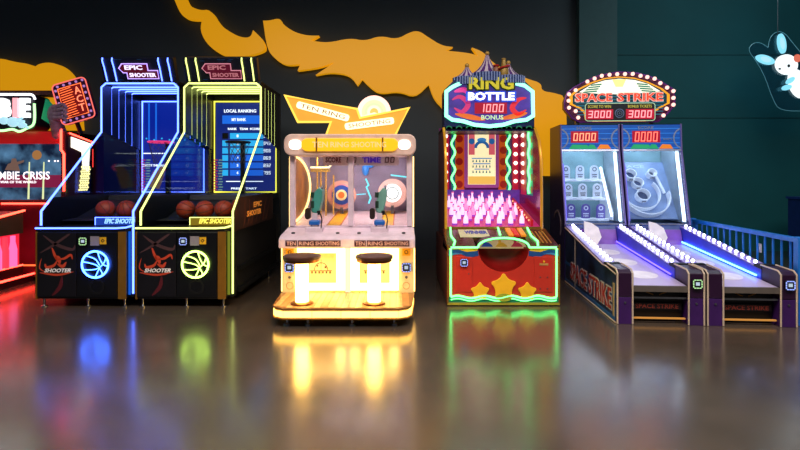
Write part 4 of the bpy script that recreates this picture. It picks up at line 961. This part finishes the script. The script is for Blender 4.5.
def alley_marquee():
    Vd = Vector((-U.y, U.x, 0)); P0 = (O1+O2)/2 + Vd*2.36
    T = thing('marquee_sign', 'oval bulb-edged marquee sign shared by the two alley roller lanes', 'sign', (P0.x, P0.y, 2.24), RZ)
    Ym = P0.y; F = FRONT(0); S = Ym/500
    cxp = 611.5
    def q(px, py): return ((px-cxp)*S, 1.5+(175-py)*S-2.24)
    O = [(558,100.6),(561,92),(568,86.6),(580,80),(592,75.3),(610.6,72),(629,73.4),(641,77),(650,81),(663,89.4),(665,97),(665,105),(660,112),(654,118),(649,122),(573,122),(566,118),(561,112),(558,108)]
    P = [q(*p) for p in O]
    MB().prism(P, F, -.14, 0).build('sign_body', M('plum_sign_body','4a1040',.35), T, bev=.01)
    MB().tube(outline(P, F, .0), .012, 5, True).build('sign_rim', M('violet_rim','6a2a90',.3,.3), T, True)
    for px in (571, 644): 
        x, z = q(px, 124); MB().box(x-.02, x+.02, .03, .09, .004, .06).build('bracket', STEEL, T)
    N = [(563,104),(563,95),(570,89),(584,82),(597,78),(611,76.5),(626,78),(639,82),(653,89),(660,95),(660,104),(651,108.5),(645.5,113),(645,119),(637,121.5),(586,121.5),(578,119.5),(577,113),(572,108)]
    NP = [q(*p) for p in N]
    MB().prism(NP, F, 0, .012).build('sign_frame', M('amber_frame','d08a18',.35,0,(1,.45,.02),.7), T)
    def inset(k): 
        c = Vector(q(611,98)); return [tuple(c + (Vector(p)-c)*k) for p in NP]
    fc = MB().prism(inset(.94), F, .012, .018).build('sign_face', M('dark_teal_face','0c2430',.35,0,(.01,.06,.08),.5), T)
    d = .018
    for k in range(7):
        xa, z = q(567+.4*k, 97+3*k); xb, _ = q(656-.4*k, 97); MB().rect(F, xa+.01, xb-.01, z, z+.01, d, d+.002).build('face_stripe', M('teal_stripe','1c6a80',.4,0,(.02,.25,.35),.5), fc)
    top = [q(*p) for p in ((572,92),(584,84.5),(597,80.5),(611,79),(626,80.5),(639,84.5),(651,92),(632,93.5),(611,94.5),(590,93.5))]
    MB().prism(top, F, d, d+.004).build('sky_glow', GLOW('white_sky_light',(1,.93,.72),1.5), fc)
    for s in (-1, 1):
        for k in range(4):
            a = q(611+s*(17+1.5*k), 83.5+2.3*k); b = q(611+s*(27+2.5*k), 84.5+2.3*k)
            MB().prism([a, b, (b[0]+s*.02,b[1]-.022), (a[0],a[1]-.022)], F, d+.004, d+.008).build('wing_print', M('green_wing','2a7a60',.4,0,(.05,.4,.25),.4), fc)
    c = q(611,83); MB().prism([(c[0]-.1,c[1]+.05),(c[0]+.1,c[1]+.05),(c[0]+.05,c[1]-.06),(c[0]-.05,c[1]-.06)], F, d+.004, d+.008).build('beacon', GLOW('golden_beacon',(1,.7,.25),1.4), fc)
    x, z = q(610.5, 97.5)
    for dx, w, wd_ in ((-24.5,35,'SPACE'),(20.5,43,'STRIKE')):
        text(fc, 'lettering_back', wd_, M('white_outline_lit','e8c8c0',.4,0,(1,.6,.5),.5), F, x+dx*S, z, (w+2)*S, 9.5*S, d+.004, .01, .05)
        text(fc, 'lettering', wd_, M('red_lit_lettering','c02818',.4,0,(1,.08,.03),.8), F, x+dx*S, z, w*S, 7.6*S, d+.016, .01, .01)
    pnl = MB().prism(roundrect(*[q(578,121)[0], q(645.5,121)[0], q(578,121)[1], q(578,103.5)[1]], .04), F, d, d+.006).build('score_board', M('slate_board','202830',.4), T)
    MB().tube(outline(roundrect(q(578,121)[0], q(645.5,121)[0], q(578,121)[1], q(578,103.5)[1], .04), F, d+.008), .006, 5, True).build('board_outline', M('pale_green_outline','a8c8a0',.3,0,(.5,.8,.5),.5), pnl)
    for (a, b), t in (((578.5,605),'SCORE TO WIN'),((617.5,644.5),'BONUS TICKETS')):
        x0, z0 = q(a,119.3); x1, z1 = q(b,109.5)
        dp = MB().rect(F, x0, x1, z0, z1, d+.006, d+.016).build('display', GLOW('crimson_display',(.6,.0,.03),.9), T)
        digits(dp, 'display_digits', '3000', GLOW('pink_white_digit',(1,.35,.38),1.6), F, (x0+x1)/2, (z0+z1)/2, (x1-x0)*.88, (z1-z0)*.72, d+.016, .004)
        xx, zz = q((a+b)/2, 106.6); text(pnl, 'board_lettering', t, M('olive_lettering','b0a838',.4,0,(.7,.6,.1),.5), F, xx, zz, (x1-x0)*.85, .042, d+.006, .004, .01)
    x, z = q(611.3, 113.5)
    for r0, r1 in ((.055,.068),(.03,.04),(.0005,.012)): MB().ring(F, x, z, r0, r1, d+.006, d+.012, 20).build('dial_ring', M('slate_ring','6a84a8',.4), pnl)
    bl = MB().ball((0,0,0), .028, 10, 7).mesh('bulb', GLOW('marquee_bulb_light',(1,.52,.44),2.0), True)
    B = [(571,117.5),(568.5,111),(562,107.5),(561.5,100.5),(562,94),(568.5,90),(580,81.5),(587,78.5),(594,76),(601.5,75),(609,74.5),(616.5,74.5),(624,74.5),(631.5,76.5),(638,77.8),(645,79.5),(650.5,84),(657,88.5),(663,92),(663,98.8),(663,105.5),(656.5,109.3),(653.5,116)]
    for p in B:
        x, z = q(*p); link('bulb', bl, T, (x, -.03, z))
alley_marquee()

# ------------------------------------------------------------------ railing and blue cabinet on the right
def railing():
    A, B = Vector((4.0,5.0,0)), Vector((4.21,7.2,0)); D = (B-A); L = D.length; ang = math.atan2(D.y, D.x)
    T = thing('railing', 'blue metal railing with thin upright bars beside the alley lanes', 'railing', A, ang)
    BL = M('blue_railing_paint','1f7ae0',.3,.0)
    MB().box(-.04, L+.03, -.025, .025, .82, .87).build('top_rail', BL, T, bev=.006)
    MB().box(0, L, -.02, .02, .08, .12).build('bottom_rail', BL, T, bev=.006)
    for x in (-.0, L):
        MB().box(x-.04, x+.04, -.04, .04, 0, .88).build('post', BL, T, bev=.006)
    bar = MB().cyl((0,0,.1),(0,0,.84), .012, None, 8).mesh('bar', BL, True)
    for k in range(1, 16): link('bar', bar, T, (L*k/16, 0, 0))
    MB().box(-.02,.02,-.055,-.04,.0,.88).build('post_strip', M('bright_blue_strip','2a78e0',.3,0,(.02,.2,.9),.4), T)
    tg = MB().box(L*.3, L*.3+.055, -.03, -.026, .62, .72).build('notice_tag', WHITE, T)
railing()
def blue_cabinet():
    T = thing('storage_cabinet', 'navy blue cabinet behind the railing at the right edge', 'cabinet', (7.6, 8.4, 0))
    NB = M('navy_cabinet','142a6c',.4)
    MB().box(-.7,.7,0,.5,.06,1.08).build('body', NB, T, bev=.01)
    MB().box(-.72,.72,-.02,.52,1.08,1.12).build('top', M('navy_top','1a347c',.35), T)
    MB().box(-.66,.66,.04,.46,0,.06).build('plinth', BLACK, T)
    for s in (-1, 1):
        d = MB().box(min(s*.01,s*.67), max(s*.01,s*.67), -.02, 0, .1, 1.05).build('door', NB, T, bev=.005)
        MB().cyl((s*.06,-.045,.5),(s*.06,-.045,.7),.01).build('handle', STEEL, d)
blue_cabinet()

# ------------------------------------------------------------------ rabbit sign
def rabbit():
    Y = 8.95; c = at(784, 111, Y)
    T = thing('rabbit_sign', 'glowing white rabbit on a clear panel, hanging near the teal wall', 'sign', (c[0], Y, c[1]))
    F = FRONT(0)
    def q(px, py): x, z = at(px, py, Y); return (x-c[0], z-c[1])
    O = [(748,50),(752,43.5),(760,42),(768,47.5),(770,37),(777,31),(785,33),(792,42),(801,53),(812,66),(817,86),(815,108),(812,111),(780,111),(773,100),(764,74),(754.7,59)]
    P = smooth_poly([q(*p) for p in O])
    MB().prism(P, F, -.012, 0).build('acrylic_panel', GLASS('blue_acrylic',(.62,.86,.95),.05), T)
    MB().tube(outline(P, F, 0), .005, 5, True).build('panel_edge', M('acrylic_edge','6ab0c0',.3,0,(.1,.35,.45),.25), T)
    WH = GLOW('rabbit_white_light',(.85,.97,1),1.25); CYN = GLOW('rabbit_cyan_light',(.25,.75,.95),1.1)
    def ell(cx, cy, rx, ry, rot, n=22):
        out = []
        for i in range(n):
            a = 2*math.pi*i/n; x, y = rx*math.cos(a), ry*math.sin(a); r = math.radians(rot)
            out.append(q(cx+x*math.cos(r)-y*math.sin(r), cy+x*math.sin(r)+y*math.cos(r)))
        return out
    bd = MB().prism(ell(797,84,9,15,-20), F, .005, .04).build('body', WH, T)
    hd = MB().prism(ell(785,65,11,10,15), F, .012, .05).build('head', WH, T)
    for a in ((780.5,44,4,10,-8),(764,60,9.5,4.2,18)):
        e = MB().prism(ell(*a), F, .008, .045).build('ear', CYN, T)
        MB().prism(ell(a[0],a[1],a[2]*.55,a[3]*.62,a[4]), F, .045, .05).build('inner_ear', GLOW('inner_ear_light',(.45,.85,1),1.0), e)
    for a in ((788,81,5,2.4,-35),(784.5,88,5,2.6,-15)): MB().prism(ell(*a), F, .04, .06).build('paw', CYN, T)
    MB().prism(ell(786.5,66.5,1.3,1.6,0), F, .05, .056).build('eye', BLACK, T)
    MB().prism(ell(777.5,69.5,1.2,.9,0), F, .05, .056).build('nose', BLACK, T)
    MB().prism(ell(795,59,3.6,4,0), F, .045, .06).build('bow', GLOW('red_bow_light',(.9,.2,.12),.8), T)
    MB().prism(ell(810,92,4,4.5,0), F, .01, .05).build('tail', WH, T)
    for px in (777.5, 806):
        x, z = q(px, 32 if px < 790 else 58); MB().cyl((x,-.004,z-.03),(x,-.004,6-c[1]),.005,None,6).build('hanging_wire', STEEL, T)
rabbit()

# ------------------------------------------------------------------ zombie shooting cabinet at the left edge
def zombie():
    X0, Y0 = -5.68, 7.1
    T = thing('zombie_shooter_cabinet', 'red neon zombie shooting cabinet with wide screen at the left edge', 'arcade machine', (X0, Y0, 0))
    NR = GLOW('red_neon', (1,.035,.02), 11); RB = M('crimson_cabinet','6a0c1c',.3); RBD = M('dark_crimson','3a0814',.35); F = FRONT(0)
    def q(px, py, Y=Y0): x, z = at(px, py, Y); return (x-X0, z)
    MB().box(-.94,.94,0,.9,.05,1.08).build('lower_body', RB, T, bev=.01)
    MB().box(-.94,.94,.3,.9,1.08,2.12).build('upper_body', RBD, T)
    for s in (-1, 1):
        MB().box(min(s*.86,s*.94), max(s*.86,s*.94), .0, .62, 1.08, 2.12).build('side_wing', RBD, T, bev=.01)
        MB().tube([(s*.875,-.012,2.16),(s*.875,-.012,1.86),(s*.915,-.012,1.80),(s*.915,-.012,1.27)], .017).build('post_neon', NR, T, True)
    MB().box(-.86,.86,.02,.3,1.95,2.12).build('header_bar', M('red_header','a01018',.3,0,(.7,.01,.01),.35), T)
    scn = MB().box(-.86,.86,.16,.3,1.14,1.95).build('screen', None or M('zombie_screen','0c1420',.2,0,(.02,.05,.12),1.0,var=.8,scale=3), T)
    Fs = FRONT(.16)
    nt = MATS['zombie_screen'].node_tree; nz = nt.nodes.new('ShaderNodeTexNoise'); nz.inputs['Scale'].default_value = 3.2; nz.inputs['Detail'].default_value = 6
    tcn = nt.nodes.new('ShaderNodeTexCoord'); rp = nt.nodes.new('ShaderNodeValToRGB'); nt.links.new(tcn.outputs['Object'], nz.inputs['Vector']); nt.links.new(nz.outputs['Fac'], rp.inputs['Fac'])
    rp.color_ramp.elements[0].position = .36; rp.color_ramp.elements[0].color = (.004,.01,.03,1); rp.color_ramp.elements[1].position = .72; rp.color_ramp.elements[1].color = (.10,.24,.42,1)
    nt.links.new(rp.outputs['Color'], nt.nodes['Principled BSDF'].inputs['Emission Color'])
    TW = GLOW('title_white', (1,.9,.95), 1.6)
    x, z = q(17, 175.5, 7.26); text(scn, 'title_lettering', 'ZOMBIE CRISIS', TW, Fs, x, z, 66*7.26/500, 8*7.26/500, .004, .004, .01)
    x, z = q(18.5, 182, 7.26); text(scn, 'title_lettering', 'WAR OF THE WORLD', TW, Fs, x, z, 36*7.26/500, 2.4*7.26/500, .004, .004, .01)
    for px in (28.5, 43): 
        a = q(px, 200, 7.26); b = q(px+1, 162, 7.26)
        MB().prism([(a[0]-.014,1.15),(a[0]+.014,1.15),(b[0]+.008,b[1]),(b[0]-.008,b[1])], Fs, 0, .003).build('light_beam', GLOW('beam_light',(.8,.9,.45),1.0), scn)
    MB().prism([q(*p, 7.26) for p in ((5,170),(8,164),(11,163),(12,158.5),(16,158.5),(17,162),(24,160),(24,162),(18,164.5),(20,171))], Fs, 0, .003).build('screen_figure', GLOW('figure_print',(.16,.09,.07),1.0), scn)
    MB().disc(Fs, *q(37,155,7.26), .07, 0, .003, 12).build('screen_blast', GLOW('blast_print',(.45,.2,.06),.8), scn)
    for px in (49, 55, 58): MB().disc(Fs, *q(px,161,7.26), .014, 0, .003, 8).build('screen_lamp', TW, scn)
    MB().rect(Fs, -.86,.86, 1.32,1.5, 0, .001).build('title_band', GLOW('magenta_band',(.25,.01,.06),.8), scn)
    MB().tube([(-.9,-.012,1.095),(.92,-.012,1.095)], .012).build('ledge_neon', NR, T, True)
    MB().tube([(-.92,-.012,.22),(.92,-.012,.22)], .012).build('base_neon', GLOW('orange_red_neon',(1,.12,.03),2.0), T, True)
    # lit side decoration on the right wing
    Fr = RIGHT(.94)
    MB().tube([fp(Fr, *p, .01) for p in ((.06,2.10),(.57,2.01),(.57,1.95))], .012).build('wing_neon', NR, T, True)
    MB().tube([fp(Fr, .6, 1.9, .01), fp(Fr, .6, 1.62, .01)], .008).build('wing_neon', GLOW('dim_red_neon',(1,.04,.03),1.6), T, True)
    MB().prism([(.1,2.05),(.1,1.9),(.34,1.84),(.36,1.6),(.5,1.55),(.54,1.98)], Fr, 0, .01).build('wing_light_panel', GLOW('wing_white_light',(1,.9,.75),1.7), T)
    bl = MB().ball((0,0,0), .016, 8, 6).mesh('wing_bulb', GLOW('wing_bulb_light',(1,.85,.3),2.2), True)
    for r in range(11):
        for k in range(4): link('wing_bulb', bl, T, (.95, .31+.055*k+.02*(r%2)+.006*(r-5), 1.28+.034*r))
    # marquee
    P = roundrect(-.56,.56,2.14,2.63,.07,5); Fm = FRONT(-.08)
    mk = MB().prism(P, Fm, -.3, 0).build('marquee', M('black_marquee','160a16',.35), T)
    MB().tube(outline([p for p in P if p[1] > 2.25], Fm, .01), .017, 6).build('marquee_neon', GLOW('white_neon',(.8,.85,1),2.2), mk, True)
    MB().tube(outline(crom([(.56,2.5,0),(.565,2.3,0),(.54,2.2,0),(.45,2.15,0),(.35,2.11,0),(.25,2.14,0),(.1,2.12,0),(-.1,2.14,0),(-.3,2.11,0),(-.5,2.16,0)], 5) and [(p.x,p.y) for p in crom([(.56,2.5,0),(.565,2.3,0),(.54,2.2,0),(.45,2.15,0),(.35,2.11,0),(.25,2.14,0),(.1,2.12,0),(-.1,2.14,0),(-.3,2.11,0),(-.5,2.16,0)], 5)], Fm, .02), .017, 6).build('marquee_neon', GLOW('yellow_green_neon',(.4,1,.35),2.2), mk, True)
    for i, ch in enumerate('ZOMBIE'):
        w = .10 if ch == 'I' else .155
        xx = (-.42,-.25,-.05,.15,.31,.435)[i]
        text(mk, 'marquee_letter', ch, GLOW('letter_white',(.9,.95,1),1.4,'e0e0e0') if i != 4 else GLOW('letter_pink',(1,.35,.4),1.3,'e0a0a0'), Fm, xx, 2.44, (.15,.16,.18,.165,.065,.125)[i], .27, 0, .05, .05)
    hnd = MB()
    for a in ((-.05,2.26,.07),(.08,2.24,.09),(.2,2.2,.06)): hnd.ball((a[0]+.2, -.12, a[1]), a[2], 10, 7, (1,.4,.8))
    for k in range(4): hnd.cyl((.3+.03*k,-.12,2.25),(.42+.025*k,-.13,2.3-.05*k),.025,.014,8)
    hnd.build('claw_relief', GLOW('claw_light',(.4,.75,.9),.9,'a0c0d0'), mk, True)
    MB().box(-.94,.8,.0,.25,2.64,2.70).build('top_trim', M('rust_trim','4a2018',.5,var=.6,scale=30), T)
    MB().prism([(.6,2.3),(.75,2.2),(.78,2.45),(.66,2.58)], FRONT(-.02), -.05, 0).build('green_fin', M('green_plastic','0c7a50',.4,0,(.01,.4,.2),.3), T)
    # tilted sign held by a rocky hand
    cx, cz = q(73.5, 101, 7.0); rot = math.radians(16)
    o = Vector((0,-.1,0)); u = Vector((math.cos(rot),0,math.sin(rot))); v = Vector((-math.sin(rot),0,math.cos(rot)))
    Fa = (Vector((cx,-.1,cz)), u, v)
    R = roundrect(-.24,.24,-.29,.29,.06,4)
    sg = MB().prism(R, Fa, -.08, 0).build('act_sign', M('dark_purple_sign','3a0c38',.35), T)
    MB().tube(outline(R, Fa, 0), .009, 5, True).build('sign_outline', GLOW('coral_neon',(1,.15,.12),1.2), sg)
    R2 = [(-.165,-.215),(.165,-.215),(.165,.215),(-.165,.215)]
    MB().prism(R2, Fa, 0, .006).build('sign_face', M('deep_red_face','3a0408',.4,0,(.4,.01,.01),.4), sg)
    OR = GLOW('orange_neon', (1,.16,.04), 1.9)
    MB().tube(outline(R2, Fa, .008), .006, 5, True).build('face_outline', OR, sg)
    for k in range(12): MB().tube([fp(Fa, -.15+.008*(k%2), -.19+.034*k, .01), fp(Fa, .035-.01*(k%3), -.18+.034*k, .01)], .005, 5).build('neon_line', OR, sg)
    for k, ch in enumerate('ACT'): text(sg, 'sign_letter', ch, GLOW('act_letter',(1,.2,.1),2.0), Fa, .1, .13-.125*k, .085, .1, .008, .008, .0)
    bl = MB().ball((0,0,0), .018, 8, 6).mesh('sign_bulb', GLOW('violet_bulb',(.55,.25,.7),.8), True)
    for k in range(20):
        t = k/20; per = [(-.2,-.25),(.2,-.25),(.2,.25),(-.2,.25),(-.2,-.25)]
        L = [.4,.5,.4,.5]; dd = t*1.8; i = 0
        while dd > L[i]: dd -= L[i]; i += 1
        a, b = Vector(per[i]), Vector(per[i+1]); p = a.lerp(b, dd/L[i]); link('sign_bulb', bl, sg, fp(Fa, p.x, p.y, .005))
    hd = MB(); hx, hz = q(54, 112, 7.0)
    hd.ball((hx,-.08,hz-.03), .13, 12, 8, (.8,.5,1.1))
    for k in range(4): hd.cyl((hx+.02,-.12,hz+.06-.05*k),(hx+.17,-.16,hz+.1-.06*k),.036,.026,8).cyl((hx+.17,-.16,hz+.1-.06*k),(hx+.2,-.12,hz+.04-.06*k),.026,.02,8)
    hd.cyl((hx,-.08,hz-.08),(hx-.05,.1,hz-.32),.08,.1,10)
    hd.build('stone_hand', M('grey_violet_stone','8a7288',.6,var=.3,scale=20), T, True)
    MB().cyl((hx+.25,.1,2.1),(hx+.28,-.1,2.35),.03).build('sign_arm', CHAR, T)
    # gun pedestal and platform
    MB().box(-.9,.48,-.95,0,0,.1).build('platform', RBD, T, bev=.01)
    MB().tube([(.485,0,.105),(.485,-.955,.105),(-.9,-.955,.105)], .013).build('platform_neon', NR, T, True)
    pd = MB().prism([(-.72,.70),(-.72,.93),(-.2,1.0),(-.2,.70)], RIGHT(-.3), 0, .78).build('gun_pedestal', M('olive_brown','4a3c28',.4), T)
    MB().tube([(.485,-.18,1.01),(.485,-.725,.94),(-.3,-.725,.94)], .014).build('pedestal_neon', GLOW('coral_strip',(1,.06,.03),7), T, True)
    MB().box(-.28,.44,-.68,-.22,.26,.70).build('pedestal_core', M('red_core','801018',.3,0,(1,.02,.05),.9), T)
    MB().box(-.3,.48,-.72,-.2,.1,.26).build('pedestal_base', RBD, T)
    for k, y in enumerate((-.62,-.5,-.36)):
        MB().lathe([(.05,.27),(.05,.5),(.03,.6),(.03,.68)], (.46,y,0), 10).build('glass_bottle_lamp', GLOW('pink_lamp_light',(1,.12,.35),1.6) if k != 1 else GLOW('red_lamp_light',(1,.03,.06),1.6), T, True)
    MB().tube([(.49,-.7,.265),(.49,-.22,.265)], .01).build('core_neon', NR, T)
    g = MB().box(.2,.26,-.75,-.3,1.06,1.13).build('toy_gun', BLACK, T, bev=.01)
    MB().box(.205,.255,-.72,-.64,.96,1.06).build('grip', M('orange_grip','b8501c',.4,0,(1,.25,.03),.3), g, bev=.01)
    MB().box(.2,.26,-.5,-.42,.95,1.06).build('gun_holder', CHAR, g)
zombie()
